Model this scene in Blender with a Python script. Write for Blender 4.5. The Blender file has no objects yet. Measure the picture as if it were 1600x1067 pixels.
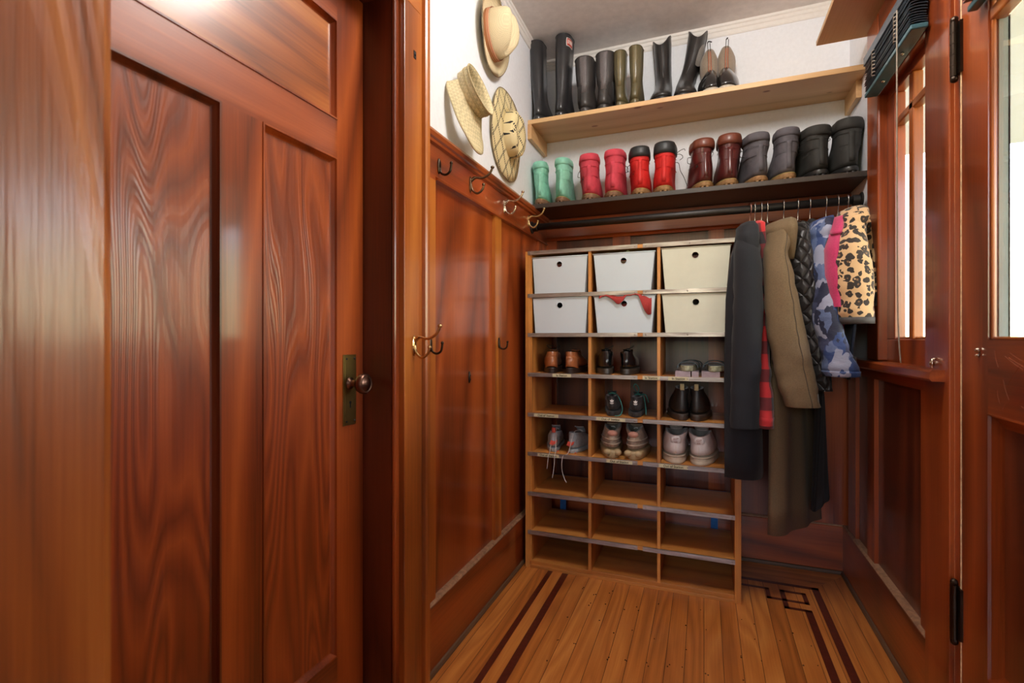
import bpy, bmesh, math, random
from mathutils import Vector, Matrix, noise
PI = math.pi
SC = bpy.context.scene
COL = SC.collection
rnd = random.Random(7)

# ------------------------------------------------------------------ camera, world, daylight, exposure
FPX, YAW, HZ, EYE = 775.0, math.atan(300/775.0), 528.0, 1.05
cam_d = bpy.data.cameras.new('camera'); cam = bpy.data.objects.new('camera', cam_d); COL.objects.link(cam)
cam.location = (0, 0, EYE); cam.rotation_euler = (PI/2, 0, YAW)
cam_d.sensor_width = 36; cam_d.lens = 36*FPX/1600; cam_d.clip_start = .02
cam_d.shift_y = (HZ-533.5)/1600
cam_d.dof.use_dof = True; cam_d.dof.focus_distance = 2.15; cam_d.dof.aperture_fstop = 4.0
SC.camera = cam
SC.view_settings.view_transform = 'Standard'; SC.view_settings.look = 'None'
SC.view_settings.gamma = 1; SC.view_settings.use_curve_mapping = False
SC.view_settings.exposure = 0.1
SC.cycles.max_bounces = 10; SC.cycles.diffuse_bounces = 5; SC.cycles.glossy_bounces = 4
SC.cycles.transparent_max_bounces = 16; SC.cycles.sample_clamp_indirect = 6
SC.cycles.use_denoising = True; SC.cycles.caustics_reflective = False

wd = bpy.data.worlds.new('world'); SC.world = wd; wd.use_nodes = True
wn = wd.node_tree; wn.nodes.clear()
w_out = wn.nodes.new('ShaderNodeOutputWorld'); w_bg = wn.nodes.new('ShaderNodeBackground')
w_tc = wn.nodes.new('ShaderNodeTexCoord'); w_sx = wn.nodes.new('ShaderNodeSeparateXYZ'); w_rp = wn.nodes.new('ShaderNodeValToRGB')
w_mr = wn.nodes.new('ShaderNodeMapRange'); w_mr.inputs[1].default_value = -.6; w_mr.inputs[2].default_value = .6
wn.links.new(w_tc.outputs['Generated'], w_sx.inputs[0]); wn.links.new(w_sx.outputs[2], w_mr.inputs[0]); wn.links.new(w_mr.outputs[0], w_rp.inputs[0])
w_no = wn.nodes.new('ShaderNodeTexNoise'); w_no.inputs['Scale'].default_value = 9; w_no.inputs['Detail'].default_value = 5; wn.links.new(w_tc.outputs['Generated'], w_no.inputs[0])
w_ma = wn.nodes.new('ShaderNodeMath'); w_ma.operation = 'MULTIPLY_ADD'; w_ma.inputs[1].default_value = .16; wn.links.new(w_no.outputs[0], w_ma.inputs[0]); wn.links.new(w_mr.outputs[0], w_ma.inputs[2]); wn.links.new(w_ma.outputs[0], w_rp.inputs[0])
e = w_rp.color_ramp.elements          # garden below, sunlit foliage at the horizon, pale blue sky
e[0].position = 0; e[0].color = (.08, .08, .06, 1); e[1].position = 1; e[1].color = (.66, .80, 1.05, 1)
for p_, c_ in ((.52, (.16, .15, .09, 1)), (.56, (.80, .74, .42, 1)), (.67, (1.0, .96, .66, 1)), (.72, (.85, .92, 1.05, 1))):
    k = e.new(p_); k.color = c_
wn.links.new(w_rp.outputs[0], w_bg.inputs[0]); w_bg.inputs[1].default_value = 12.0
wn.links.new(w_bg.outputs[0], w_out.inputs[0])

def lamp(name, typ, loc, rot, energy, size=None, size_y=None, color=(1, 1, 1), portal=False):
    d = bpy.data.lights.new(name, typ); o = bpy.data.objects.new(name, d); COL.objects.link(o)
    o.location = loc; o.rotation_euler = rot; d.energy = energy; d.color = color
    if typ == 'AREA':
        d.shape = 'RECTANGLE'; d.size = size; d.size_y = size_y or size
        if portal: d.cycles.is_portal = True
    elif size: d.shadow_soft_size = size
    return o
lamp('portal', 'AREA', (.66, 1.83, 1.46), (0, PI/2, 0), 1, .95, .34, portal=True)
lamp('portal', 'AREA', (.66, 1.0, 1.52), (0, PI/2, 0), 1, 1.1, .9, portal=True)
lamp('portal', 'AREA', (-.35, -3.52, 1.78), (PI/2, 0, 0), 1, 1.7, 1.15, portal=True)
# unseen roof slab, added outside to keep high sky light off low parts
_pm = bpy.data.meshes.new('added_porch_roof'); _pm.from_pydata([(x, y, z) for z in (2.32, 2.40) for x, y in ((.70, -.8), (3.9, -.8), (3.9, 4.2), (.70, 4.2))], [], [(3, 2, 1, 0), (4, 5, 6, 7), (0, 1, 5, 4), (1, 2, 6, 5), (2, 3, 7, 6), (3, 0, 4, 7)])
added_roof = bpy.data.objects.new('added_roof_slab', _pm); COL.objects.link(added_roof); added_roof['kind'] = 'structure'
lamp('ceiling_and_fill_light', 'POINT', (.02, 1.28, 2.46), (0, 0, 0), 38, .17, color=(1, .96, .91))
lamp('ceiling_and_fill_light', 'POINT', (-.6, -1.3, 2.40), (0, 0, 0), 1.5, .12, color=(1, .93, .84))  # faint fill lamp added in the unseen room behind the camera

# ------------------------------------------------------------------ helpers
def ray(u, v):
    x = (u-800)/FPX; s, c = math.sin(YAW), math.cos(YAW)
    return Vector((c*x-s, s*x+c, (HZ-v)/FPX))
def at(ax, val, u, v):
    r = ray(u, v); i = 'XYZ'.index(ax); k = (val-(EYE if i == 2 else 0))/r[i]
    return Vector((r.x*k, r.y*k, r.z*k+EYE))
def depth(p): return -math.sin(YAW)*p[0]+math.cos(YAW)*p[1]

def rgb(r, g=None, b=None):
    if g is None: r, g, b = r
    f = lambda c: (c/255/12.92 if c/255 <= .04045 else ((c/255+.055)/1.055)**2.4)
    return (f(r), f(g), f(b), 1)

class NT:
    def __init__(s, name):
        s.m = bpy.data.materials.new(name); s.m.use_nodes = True; s.t = s.m.node_tree; s.t.nodes.clear()
        s.out = s.n('ShaderNodeOutputMaterial'); s.b = s.n('ShaderNodeBsdfPrincipled'); s.l(s.b.outputs[0], s.out.inputs[0])
    def n(s, t, **k):
        x = s.t.nodes.new(t)
        for a, v in k.items(): setattr(x, a, v)
        return x
    def l(s, a, b): s.t.links.new(a, b)
    def put(s, sock, v):
        if hasattr(v, 'is_linked') or isinstance(v, bpy.types.NodeSocket): s.l(v, sock)
        else: sock.default_value = v
    def math(s, op, a, b=0, c=0):
        x = s.n('ShaderNodeMath', operation=op); s.put(x.inputs[0], a); s.put(x.inputs[1], b)
        if op in ('MULTIPLY_ADD', 'SMOOTH_MIN', 'COMPARE'): s.put(x.inputs[2], c)
        return x.outputs[0]
    def coords(s, scale=(1, 1, 1), rot=(0, 0, 0), out='Object'):
        tc = s.n('ShaderNodeTexCoord'); mp = s.n('ShaderNodeMapping'); mp.inputs['Scale'].default_value = scale
        mp.inputs['Rotation'].default_value = rot; s.l(tc.outputs[out], mp.inputs[0]); return mp.outputs[0]
    def noise(s, vec, scale, detail=2, rough=.5, dist=0):
        x = s.n('ShaderNodeTexNoise'); s.l(vec, x.inputs['Vector']); x.inputs['Scale'].default_value = scale
        x.inputs['Detail'].default_value = detail; x.inputs['Roughness'].default_value = rough; x.inputs['Distortion'].default_value = dist
        return x.outputs[0]
    def ramp(s, f, stops, const=False):
        x = s.n('ShaderNodeValToRGB'); s.l(f, x.inputs[0]); el = x.color_ramp.elements
        if const: x.color_ramp.interpolation = 'CONSTANT'
        while len(el) < len(stops): el.new(.5)
        for q, (p, c) in zip(el, sorted(stops, key=lambda z: z[0])): q.position = p; q.color = c
        return x.outputs[0]
    def mix(s, f, a, b, mode='MIX'):
        x = s.n('ShaderNodeMix', data_type='RGBA', blend_type=mode)
        s.put(x.inputs[0], f); s.put(x.inputs[6], a); s.put(x.inputs[7], b); return x.outputs[2]
    def bump(s, h, strength=.3, dist=.002):
        x = s.n('ShaderNodeBump'); x.inputs['Strength'].default_value = strength; x.inputs['Distance'].default_value = dist
        s.l(h, x.inputs['Height']); s.l(x.outputs[0], s.b.inputs['Normal'])
    def set(s, col=None, rough=None, metal=None, coat=None, coat_rough=None, sheen=None, spec=None):
        I = s.b.inputs
        if col is not None: s.put(I['Base Color'], col)
        if rough is not None: s.put(I['Roughness'], rough)
        if metal is not None: I['Metallic'].default_value = metal
        if coat is not None: I['Coat Weight'].default_value = coat
        if coat_rough is not None: I['Coat Roughness'].default_value = coat_rough
        if sheen is not None: I['Sheen Weight'].default_value = sheen
        if spec is not None: I['Specular IOR Level'].default_value = spec
        return s.m

CACHE = {}
def wood(kind='red', axis='Z'):
    key = (kind, axis)
    if key in CACHE: return CACHE[key]
    P = {  # light, mid, dark, roughness, coat, figure scale, ring count
        'red':   ((172, 84, 34), (138, 61, 22), (88, 34, 12), .32, .5, 2.2, 9),
        'redfig': ((160, 75, 30), (132, 57, 22), (104, 42, 17), .34, .5, 4.2, 22),
        'gold':  ((186, 112, 44), (160, 84, 28), (112, 56, 20), .34, .4, 2.5, 10),
        'post':  ((180, 106, 44), (150, 78, 28), (96, 48, 20), .36, .6, 2.8, 16),
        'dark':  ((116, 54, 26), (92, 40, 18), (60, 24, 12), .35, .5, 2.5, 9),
        'pine':  ((224, 186, 134), (212, 170, 118), (180, 132, 84), .5, .1, 2.0, 8),
        'ply':   ((214, 148, 74), (196, 128, 58), (160, 96, 40), .45, .15, 2.0, 10),
        'espresso': ((58, 44, 36), (46, 35, 29), (30, 22, 18), .42, .2, 2.0, 8),
        'shoe':  ((110, 84, 60), (92, 66, 46), (64, 44, 30), .5, .1, 2.0, 8),
    }[kind]
    s = NT('wood_%s_%s' % (kind, axis)); L, Mi, D, ro, co, fs, rings = P
    sc = {'X': (.12, 1, 1), 'Y': (1, .12, 1), 'Z': (1, 1, .12 if kind != 'redfig' else .16)}[axis]
    v = s.coords(sc)
    base = s.noise(v, fs, 2, .45, .4)
    ring = s.math('FRACT', s.math('MULTIPLY', base, rings))
    ring = s.math('ABSOLUTE', s.math('SUBTRACT', s.math('MULTIPLY', ring, 2), 1))
    sc2 = {'X': (.02, 1, 1), 'Y': (1, .02, 1), 'Z': (1, 1, .02)}[axis]
    fib = s.noise(s.coords(sc2), 170, 3, .6)
    big = s.noise(v, 1.3, 2)
    f = s.math('ADD', s.math('MULTIPLY', ring, .42), s.math('MULTIPLY', fib, .38))
    f = s.math('ADD', f, s.math('MULTIPLY', big, .35))
    col = s.ramp(f, [(.28, rgb(D)), (.55, rgb(Mi)), (.85, rgb(L))])
    if kind == 'pine':
        vo = s.n('ShaderNodeTexVoronoi'); s.l(s.coords({'X': (.55, 1, 1), 'Y': (1, .55, 1), 'Z': (1, 1, .55)}[axis]), vo.inputs[0]); vo.inputs['Scale'].default_value = 9.5
        kn = s.ramp(vo.outputs['Distance'], [(0, (1, 1, 1, 1)), (.075, (1, 1, 1, 1)), (.11, (0, 0, 0, 1))])
        col = s.mix(kn, col, rgb(150, 96, 56))
    if kind == 'ply':
        d = s.noise(s.coords((1, 1, 1)), 5, 4, .6)
        col = s.mix(s.ramp(d, [(.5, (0, 0, 0, 1)), (.75, (.5, .5, .5, 1))]), col, rgb(140, 100, 60))
    s.set(col, ro, 0, co, .09 if kind == 'red' else .16 if co > .3 else .3)
    if kind in ('redfig', 'post'):
        fine = s.math('ABSOLUTE', s.math('SUBTRACT', s.math('FRACT', s.math('MULTIPLY', base, rings*3.1)), .5))
        hb = s.math('ADD', s.math('ADD', s.math('MULTIPLY', fib, .5), s.math('MULTIPLY', ring, .4)), s.math('MULTIPLY', fine, .9))
        s.bump(hb, 0.42 if kind == 'redfig' else .8, .0014)
        nb = [n_ for n_ in s.t.nodes if n_.type == 'BUMP'][0]; s.l(nb.outputs[0], s.b.inputs['Coat Normal'])
    else: s.bump(s.math('ADD', s.math('MULTIPLY', fib, .4), s.math('MULTIPLY', ring, .6)), .16, .0015)
    CACHE[key] = s.m; return s.m

def plain(name, c, rough=.5, metal=0, coat=0, sheen=0, var=.06, nscale=40, bump=.1, bd=.001):
    if name in CACHE: return CACHE[name]
    s = NT(name); c = rgb(c)
    n = s.noise(s.coords(), nscale, 3, .6)
    lo = tuple(x*(1-var*3) for x in c[:3])+(1,); hi = tuple(min(1, x*(1+var*3)) for x in c[:3])+(1,)
    s.set(s.ramp(n, [(.3, lo), (.7, hi)]), rough, metal, coat, .1, sheen)
    if bump: s.bump(n, bump, bd)
    CACHE[name] = s.m; return s.m
def leather(name, c, rough=.38, coat=.2): return plain(name, c, rough, 0, coat, 0, .07, 22, .25, .002)
def cloth(name, c, sheen=.25): return plain(name, c, .85, 0, 0, sheen, .05, 240, .25, .001)
def metal(name, c, rough=.3): return plain(name, c, rough, 1, 0, 0, .04, 30, .05)

class BM:
    """collects shapes of one mesh"""
    def __init__(s): s.b = bmesh.new()
    def box(s, x0, x1, y0, y1, z0, z1, mi=0, top=None):
        c = [(x0, y0, z0), (x1, y0, z0), (x1, y1, z0), (x0, y1, z0), (x0, y0, z1), (x1, y0, z1), (x1, y1, z1), (x0, y1, z1)]
        v = [s.b.verts.new(p) for p in c]
        for f in ((3, 2, 1, 0), (4, 5, 6, 7), (0, 1, 5, 4), (1, 2, 6, 5), (2, 3, 7, 6), (3, 0, 4, 7)):
            q = s.b.faces.new([v[i] for i in f]); q.material_index = mi
        return s
    def loft(s, rings, cap0=True, cap1=True, closed=True, mi=0):
        R = [[s.b.verts.new(p) for p in r] for r in rings]; n = len(R[0])
        for a, b in zip(R, R[1:]):
            for i in range(n if closed else n-1):
                j = (i+1) % n
                try: f = s.b.faces.new((a[i], a[j], b[j], b[i])); f.material_index = mi
                except ValueError: pass
        for flag, r in ((cap0, R[0][::-1]), (cap1, R[-1])):
            if flag and closed:
                try: f = s.b.faces.new(r); f.material_index = mi
                except ValueError: pass
        return s
    def tube(s, pts, r, n=8, caps=True, mi=0):
        pts = [Vector(p) for p in pts]; rs = r if isinstance(r, (list, tuple)) else [r]*len(pts)
        rings = []; up = None
        for i, p in enumerate(pts):
            t = (pts[min(i+1, len(pts)-1)]-pts[max(i-1, 0)]).normalized()
            if up is None: up = Vector((0, 0, 1)) if abs(t.z) < .9 else Vector((1, 0, 0))
            a = t.cross(up).normalized(); b = a.cross(t).normalized(); up = b
            rings.append([p+(a*math.cos(2*PI*k/n)+b*math.sin(2*PI*k/n))*rs[i] for k in range(n)])
        return s.loft(rings, caps, caps, mi=mi)
    def lathe(s, prof, n=24, M=None, mi=0):
        rings = [[Vector((r*math.cos(2*PI*k/n), r*math.sin(2*PI*k/n), z)) for k in range(n)] for r, z in prof]
        if M: rings = [[M @ p for p in r] for r in rings]
        return s.loft(rings, True, True, mi=mi)
    def prism(s, poly, axis, a, b, mi=0):
        def P(q, h): return {'X': (h, q[0], q[1]), 'Y': (q[0], h, q[1]), 'Z': (q[0], q[1], h)}[axis]
        return s.loft([[Vector(P(q, a)) for q in poly], [Vector(P(q, b)) for q in poly]], mi=mi)
    def ball(s, c, r, n=10, sq=(1, 1, 1)):
        c = Vector(c)
        rings = [[c+Vector((r*sq[0]*math.sin(PI*(j+.02)/n*.996)*math.cos(2*PI*k/(n*1.0)), r*sq[1]*math.sin(PI*(j+.02)/n*.996)*math.sin(2*PI*k/(n*1.0)), -r*sq[2]*math.cos(PI*j/n))) for k in range(n)] for j in range(n+1)]
        return s.loft(rings)

def obj(name, bm, mats, parent=None, loc=(0, 0, 0), bevel=0, smooth=False, sub=0, rot=None, world=False):
    """one mesh object; world=True: coordinates in bm are world ones, shifted to the parent's / own origin"""
    b = bm.b if isinstance(bm, BM) else bm
    off = Vector((0, 0, 0))
    if world:
        off = Vector(parent.location) if parent is not None and parent.parent is None else Vector(loc)
        if parent is not None and parent.parent is not None: off = Vector(parent.parent.location)
        for v in b.verts: v.co -= off
    bmesh.ops.recalc_face_normals(b, faces=b.faces)
    me = bpy.data.meshes.new(name); b.to_mesh(me); b.free()
    if not isinstance(mats, (list, tuple)): mats = [mats]
    for m in mats: me.materials.append(m)
    if smooth:
        for p in me.polygons: p.use_smooth = True
    o = bpy.data.objects.new(name, me); COL.objects.link(o)
    if parent is not None:
        o.parent = parent
        if not world: o.location = loc
    else: o.location = loc
    if rot: o.rotation_euler = rot
    if bevel:
        m = o.modifiers.new('bevel', 'BEVEL'); m.width = bevel; m.segments = 2; m.limit_method = 'ANGLE'; m.angle_limit = .6
        m.harden_normals = False
    if sub:
        m = o.modifiers.new('sub', 'SUBSURF'); m.levels = sub; m.render_levels = sub
    return o
def tag(o, label, cat, group=None):
    o['label'] = label; o['category'] = cat
    if group: o['group'] = group
    return o
def thing(name, label, cat, loc=(0, 0, 0), group=None, rot=None):
    o = bpy.data.objects.new(name, None); COL.objects.link(o); o.empty_display_size = .02; o.location = loc
    if rot: o.rotation_euler = rot
    return tag(o, label, cat, group)
def struct(name, bm, m, loc=(0, 0, 0), **k):
    o = obj(name, bm, m, loc=loc, **k); o['kind'] = 'structure'; return o
def sroot(name, loc):
    o = bpy.data.objects.new(name, None); COL.objects.link(o); o.location = loc; o['kind'] = 'structure'; return o
def dup(root, loc, label, rotz=None, group=None):
    r = root.copy(); COL.objects.link(r); r.location = loc; r['label'] = label
    if rotz is not None: r.rotation_euler = (0, 0, rotz)
    if group: r['group'] = group
    for ch in list(root.children):
        c = ch.copy(); COL.objects.link(c); c.parent = r
        for g in ch.children:
            d = g.copy(); COL.objects.link(d); d.parent = c
    return r
def smoothpath(pts, n=6):
    P = [Vector(p) for p in pts]; out = []
    for i in range(len(P)-1):
        p0 = P[max(i-1, 0)]; p1 = P[i]; p2 = P[i+1]; p3 = P[min(i+2, len(P)-1)]
        for k in range(n):
            t = k/n; out.append(.5*((2*p1)+(p2-p0)*t+(2*p0-5*p1+4*p2-p3)*t*t+(-p0+3*p1-3*p2+p3)*t**3))
    out.append(P[-1]); return out

# ------------------------------------------------------------------ dimensions of the place
XL, XR, YB, ZC = -.82, .605, 2.60, 2.56          # plaster planes
FL, FR, FB = -.79, .575, 2.585                   # baseboard faces
plaster = plain('plaster_white', (234, 237, 242), .7, 0, 0, 0, .01, 60, .05)
ceil_m = plain('plaster_ceiling', (226, 220, 216), .8, 0, 0, 0, .02, 30, .08)
trimw = plain('paint_white', (232, 228, 222), .5, 0, 0, 0, .01, 60, .03)
brass = metal('brass_aged', (150, 128, 74), .34); bronze = metal('bronze_dark', (66, 56, 48), .35)
steel = metal('steel_wire', (200, 200, 200), .25); nickel = metal('nickel', (205, 190, 170), .22)
black_iron = metal('iron_black', (66, 64, 64), .5)
# glass that lets daylight through
gs = NT('window_glass'); gs.t.nodes.remove(gs.b)
_tr = gs.n('ShaderNodeBsdfTransparent'); _gl = gs.n('ShaderNodeBsdfGlossy'); _gl.inputs['Roughness'].default_value = .02
_mx = gs.n('ShaderNodeMixShader'); _fr = gs.n('ShaderNodeFresnel'); _ge = gs.n('ShaderNodeNewGeometry'); gs.l(gs.math('SUBTRACT', 1.5, gs.math('MULTIPLY', _ge.outputs['Backfacing'], .8333)), _fr.inputs[0])
gs.l(_fr.outputs[0], _mx.inputs[0]); gs.l(_tr.outputs[0], _mx.inputs[1]); gs.l(_gl.outputs[0], _mx.inputs[2]); gs.l(_mx.outputs[0], gs.out.inputs[0])
glass = gs.m

# ------------------------------------------------------------------ floor
def floor_mat(axis):
    s = NT('floor_planks_'+axis); tc = s.n('ShaderNodeTexCoord'); sp = s.n('ShaderNodeSeparateXYZ'); s.l(tc.outputs['Object'], sp.inputs[0])
    a, b = (sp.outputs[0], sp.outputs[1]) if axis == 'Y' else (sp.outputs[1], sp.outputs[0])
    q = s.math('DIVIDE', a, .0585); idx = s.math('FLOOR', q); fr = s.math('FRACT', q)
    wn_ = s.n('ShaderNodeTexWhiteNoise', noise_dimensions='1D'); s.l(idx, wn_.inputs['W'])
    off = s.math('MULTIPLY', wn_.outputs[0], 13)
    cv = s.n('ShaderNodeCombineXYZ'); s.l(s.math('ADD', a, off), cv.inputs[0]); s.l(s.math('MULTIPLY', b, .1), cv.inputs[1]); s.l(off, cv.inputs[2])
    n1 = s.noise(cv.outputs[0], 5, 2, .5, .3)
    rg = s.math('ABSOLUTE', s.math('SUBTRACT', s.math('MULTIPLY', s.math('FRACT', s.math('MULTIPLY', n1, 14)), 2), 1))
    cv2 = s.n('ShaderNodeCombineXYZ'); s.l(a, cv2.inputs[0]); s.l(s.math('MULTIPLY', b, .02), cv2.inputs[1])
    fib = s.noise(cv2.outputs[0], 190, 3, .6)
    f = s.math('ADD', s.math('MULTIPLY', rg, .28), s.math('MULTIPLY', fib, .42)); f = s.math('ADD', f, s.math('MULTIPLY', wn_.outputs[0], .34))
    col = s.ramp(f, [(.2, rgb(150, 84, 34)), (.5, rgb(188, 112, 48)), (.85, rgb(216, 142, 70))])
    wear = s.noise(s.coords((1, .5, 1)), 2.2, 4, .65)
    col = s.mix(s.ramp(wear, [(.45, (0, 0, 0, 1)), (.75, (.45, .45, .45, 1))]), col, rgb(150, 92, 50))
    seam = s.math('LESS_THAN', s.math('ABSOLUTE', s.math('SUBTRACT', fr, .5)), .483)
    col = s.mix(seam, rgb(88, 48, 22), col)
    s.set(col, s.ramp(wear, [(.3, (.30,)*3+(1,)), (.7, (.48,)*3+(1,))]), 0, .25, .2)
    s.bump(s.math('ADD', seam, s.math('MULTIPLY', fib, .25)), .2, .001)
    return s.m
inlay = plain('walnut_inlay', (84, 30, 16), .4, 0, .25, 0, .08, 60, .1)
nailm = plain('nail_hole', (44, 24, 14), .8, 0, 0, 0, 0, 10, 0)
f = BM()
f.box(-2.6, XR+.35, -3.5, YB+.05, -.05, 0, 0)
f.prism([(-.56, 2.40), (.432, 2.40), (.60, 2.60), (-.80, 2.60)], 'Z', -.01, .0003, 1)
T = .0007
def ln(x0, x1, y0, y1): f.box(x0, x1, y0, y1, -.01, T, 2)
ln(-.656, -.634, -1.2, 2.40); ln(-.590, -.563, -1.2, 2.33)
ln(.419, .446, -1.2, 2.40); ln(.362, .388, -1.2, 2.192)
ln(-.656, .446, 2.380, 2.402)
w = .017
ln(-.59, .237+w, 2.318, 2.318+w); ln(.237, .237+w, 2.240, 2.33); ln(.237, .386, 2.240, 2.240+w)
ln(.372, .372+w, 2.240, 2.335); ln(.293, .388, 2.318, 2.318+w); ln(.293, .293+w, 2.18, 2.335); ln(.293, .388, 2.18, 2.18+w)
for row in [1.42, 1.56, 1.66, 1.80, 1.95, 2.04]:
    for i in range(-8, 7):
        if rnd.random() < .62:
            x = i*.0585+rnd.choice((-.006, .008)); y = row+rnd.uniform(-.03, .03)
            for _ in range(rnd.choice((1, 1, 2))):
                r = rnd.uniform(.0018, .003); xx = x+rnd.uniform(-.007, .007); yy = y+rnd.uniform(-.012, .012)
                f.prism([(xx+r*math.cos(t*PI/3), yy+r*1.3*math.sin(t*PI/3)) for t in range(6)], 'Z', -.001, .0004, 3)
struct('floor', f, [floor_mat('Y'), floor_mat('X'), inlay, nailm])
struct('ceiling', BM().box(-2.6, XR+.05, -3.5, YB+.05, ZC, ZC+.05), ceil_m)

# ------------------------------------------------------------------ walls (plaster)
w = BM()
w.box(XL-.16, XL, 1.17, YB+.05, 0, ZC); w.box(XL-.16, XL, .06, 1.17, 2.03, ZC); w.box(XL-.16, XL, .06, .36, 0, 2.03)
struct('wall_left', w, plaster)
struct('wall_back', BM().box(XL, XR+.1, YB, YB+.05, 0, ZC), plaster)
w = BM()
w.box(XR, XR+.015, 2.12, YB, 0, ZC); w.box(XR, XR+.06, 1.55, 2.12, 0, .99); w.box(XR, XR+.03, 1.55, 2.12, 1.93, ZC)
w.box(XR, XR+.06, .60, 1.55, 2.03, ZC); w.box(XR, XR+.06, -3.5, .585, 0, ZC); w.box(XR, XR+.02, 1.535, 1.69, .9, 2.03)
struct('wall_right', w, plaster)
w = BM(); w.box(-2.6, XL-.16, .06, .12, 0, ZC); w.box(-2.66, -2.6, -3.5, .1, 0, ZC)
w.box(-2.6, -2.3, -3.5, -3.42, 0, ZC); w.box(.5, XR, -3.5, -3.42, 0, ZC); w.box(-2.3, .5, -3.5, -3.42, 0, 1.2); w.box(-2.3, .5, -3.5, -3.42, 2.35, ZC); w.box(-2.3, -1.2, -3.5, -3.42, 1.2, 2.35)
struct('wall_rear', w, plaster)
# back room behind the interior door is closed off by the door itself
r = sroot('fill_window', (-.9, -3.46, .65))  # unseen rear window added to bring fill daylight in from behind
m = BM()
for x0, x1 in ((-1.2, -1.14), (-.38, -.32), (.44, .5)): m.box(x0, x1, -3.48, -3.43, 1.2, 2.35)
m.box(-1.2, .5, -3.48, -3.43, 1.2, 1.26); m.box(-1.2, .5, -3.48, -3.43, 2.29, 2.35)
obj('window_frame', m, wood('red', 'X'), r, world=True)
obj('pane', BM().box(-1.14, .44, -3.462, -3.458, 1.26, 2.29), glass, r, world=True)

# crown picture moulding: two shallow steps
def crown(name, pts_fn):
    prof = [(0, 0), (.016, 0), (.016, -.012), (.011, -.016), (.011, -.030), (.007, -.034), (.007, -.050), (.004, -.056), (0, -.056)]
    struct(name, pts_fn(prof), trimw)
crown('trim_1', lambda p: BM().prism([(YB-a, ZC+b) for a, b in p], 'X', XL, XR))
crown('trim_2', lambda p: BM().prism([(XL+a, ZC+b) for a, b in p], 'Y', 1.2, YB))
crown('trim_3', lambda p: BM().prism([(XR-a, ZC+b) for a, b in p], 'Y', -1, YB))

# ------------------------------------------------------------------ baseboards with worn top edge and shoe moulding
worn = plain('worn_edge', (150, 112, 84), .55, 0, .1, 0, .12, 50, .2)
def base(name, axis, a0, a1, face, back, sgn):
    # profile in (offset from the plane, z)
    m = BM(); pr = lambda poly, mi: m.prism([(face+sgn*o, z) for o, z in poly], axis, a0, a1, mi)
    pr([(0, 0), (0, .208), (-.003, .212), (back, .212), (back, 0)], 0)
    pr([(back, .212), (0.002, .212), (.002, .216), (-.004, .222), (back, .222)], 1)
    pr([(0, 0), (.010, 0), (.010, .006), (.006, .013), (0, .015)], 2)
    struct(name, m, [wood('red' if name != 'baseboard_right' else 'red', {'X': 'X', 'Y': 'Y'}[axis]), worn, wood('shoe', axis)])
# prism axis 'Y' takes (x,z); axis 'X' takes (y,z)
base('baseboard_left', 'Y', 1.285, FB, FL, -.028, 1)
base('baseboard_back', 'X', FL, FR, FB, -.014, -1)
base('baseboard_right', 'Y', 1.70, FB, FR, -.028, -1)

# ------------------------------------------------------------------ wainscot
def wains(name, axis, face, sgn, a0, a1, z0, z1, stiles, rail, rec=.014, mats=('red', 'red', 'gold'), wallp=None):
    """frame-and-panel boarding; stiles = list of (a0,a1,mat index)"""
    m = BM()
    def bx(o0, o1, b0, b1, c0, c1, mi):
        p0, p1 = sorted((face+sgn*o0, face+sgn*o1))
        if axis == 'Y': m.box(p0, p1, b0, b1, c0, c1, mi)
        else: m.box(b0, b1, p0, p1, c0, c1, mi)
    bk = -(abs(wallp-face))
    bx(bk, -rec, a0, a1, z0, z1, 1)                        # panel field
    bx(-rec, 0, a0, a1, rail, z1, 3)                       # rail
    for s0, s1, mi in stiles: bx(-rec, 0, s0, s1, z0, rail, mi)
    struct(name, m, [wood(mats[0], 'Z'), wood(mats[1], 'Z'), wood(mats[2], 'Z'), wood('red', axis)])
wains('trim_4', 'Y', -.797, 1, 1.28, YB, .222, 1.672, [(1.28, 1.385, 2), (1.868, 1.935, 2), (2.45, 2.6, 0)], 1.552, wallp=XL)
wains('trim_5', 'X', 2.578, -1, XL+.01, XR, .222, 1.688, [(XL+.01, -.74, 0), (-.44, -.35, 0), (.02, .09, 0), (.455, XR, 0)], 1.57, mats=('red', 'dark', 'gold'), wallp=YB)  # dark panel wood stands in for the deep shade behind the unit and coats
wains('trim_6', 'Y', .583, -1, 1.70, YB, .222, .952, [(2.42, 2.53, 0), (2.18, 2.26, 0), (1.70, 1.76, 0)], .90, mats=('red', 'dark', 'gold'), wallp=XR)  # dark wood again puts the shade under the ledge into the panels
# cap moulding on the left wainscot
m = BM(); m.prism([(XL, 1.672), (-.790, 1.672), (-.782, 1.678), (-.778, 1.690), (-.782, 1.700), (XL, 1.706)], 'Y', 1.28, YB)
m.prism([(-.797, 1.660), (-.788, 1.664), (-.786, 1.672), (-.797, 1.672)], 'Y', 1.28, YB)
m.prism([(-.797, 1.552), (-.790, 1.552), (-.788, 1.558), (-.797, 1.564)], 'Y', 1.385, YB)
struct('trim_7', m, wood('red', 'Y'))
struct('trim_8', BM().prism([(YB, 1.570), (2.572, 1.570), (2.566, 1.580), (2.572, 1.590), (YB, 1.590)], 'X', XL, XR), wood('red', 'X'))

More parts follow.
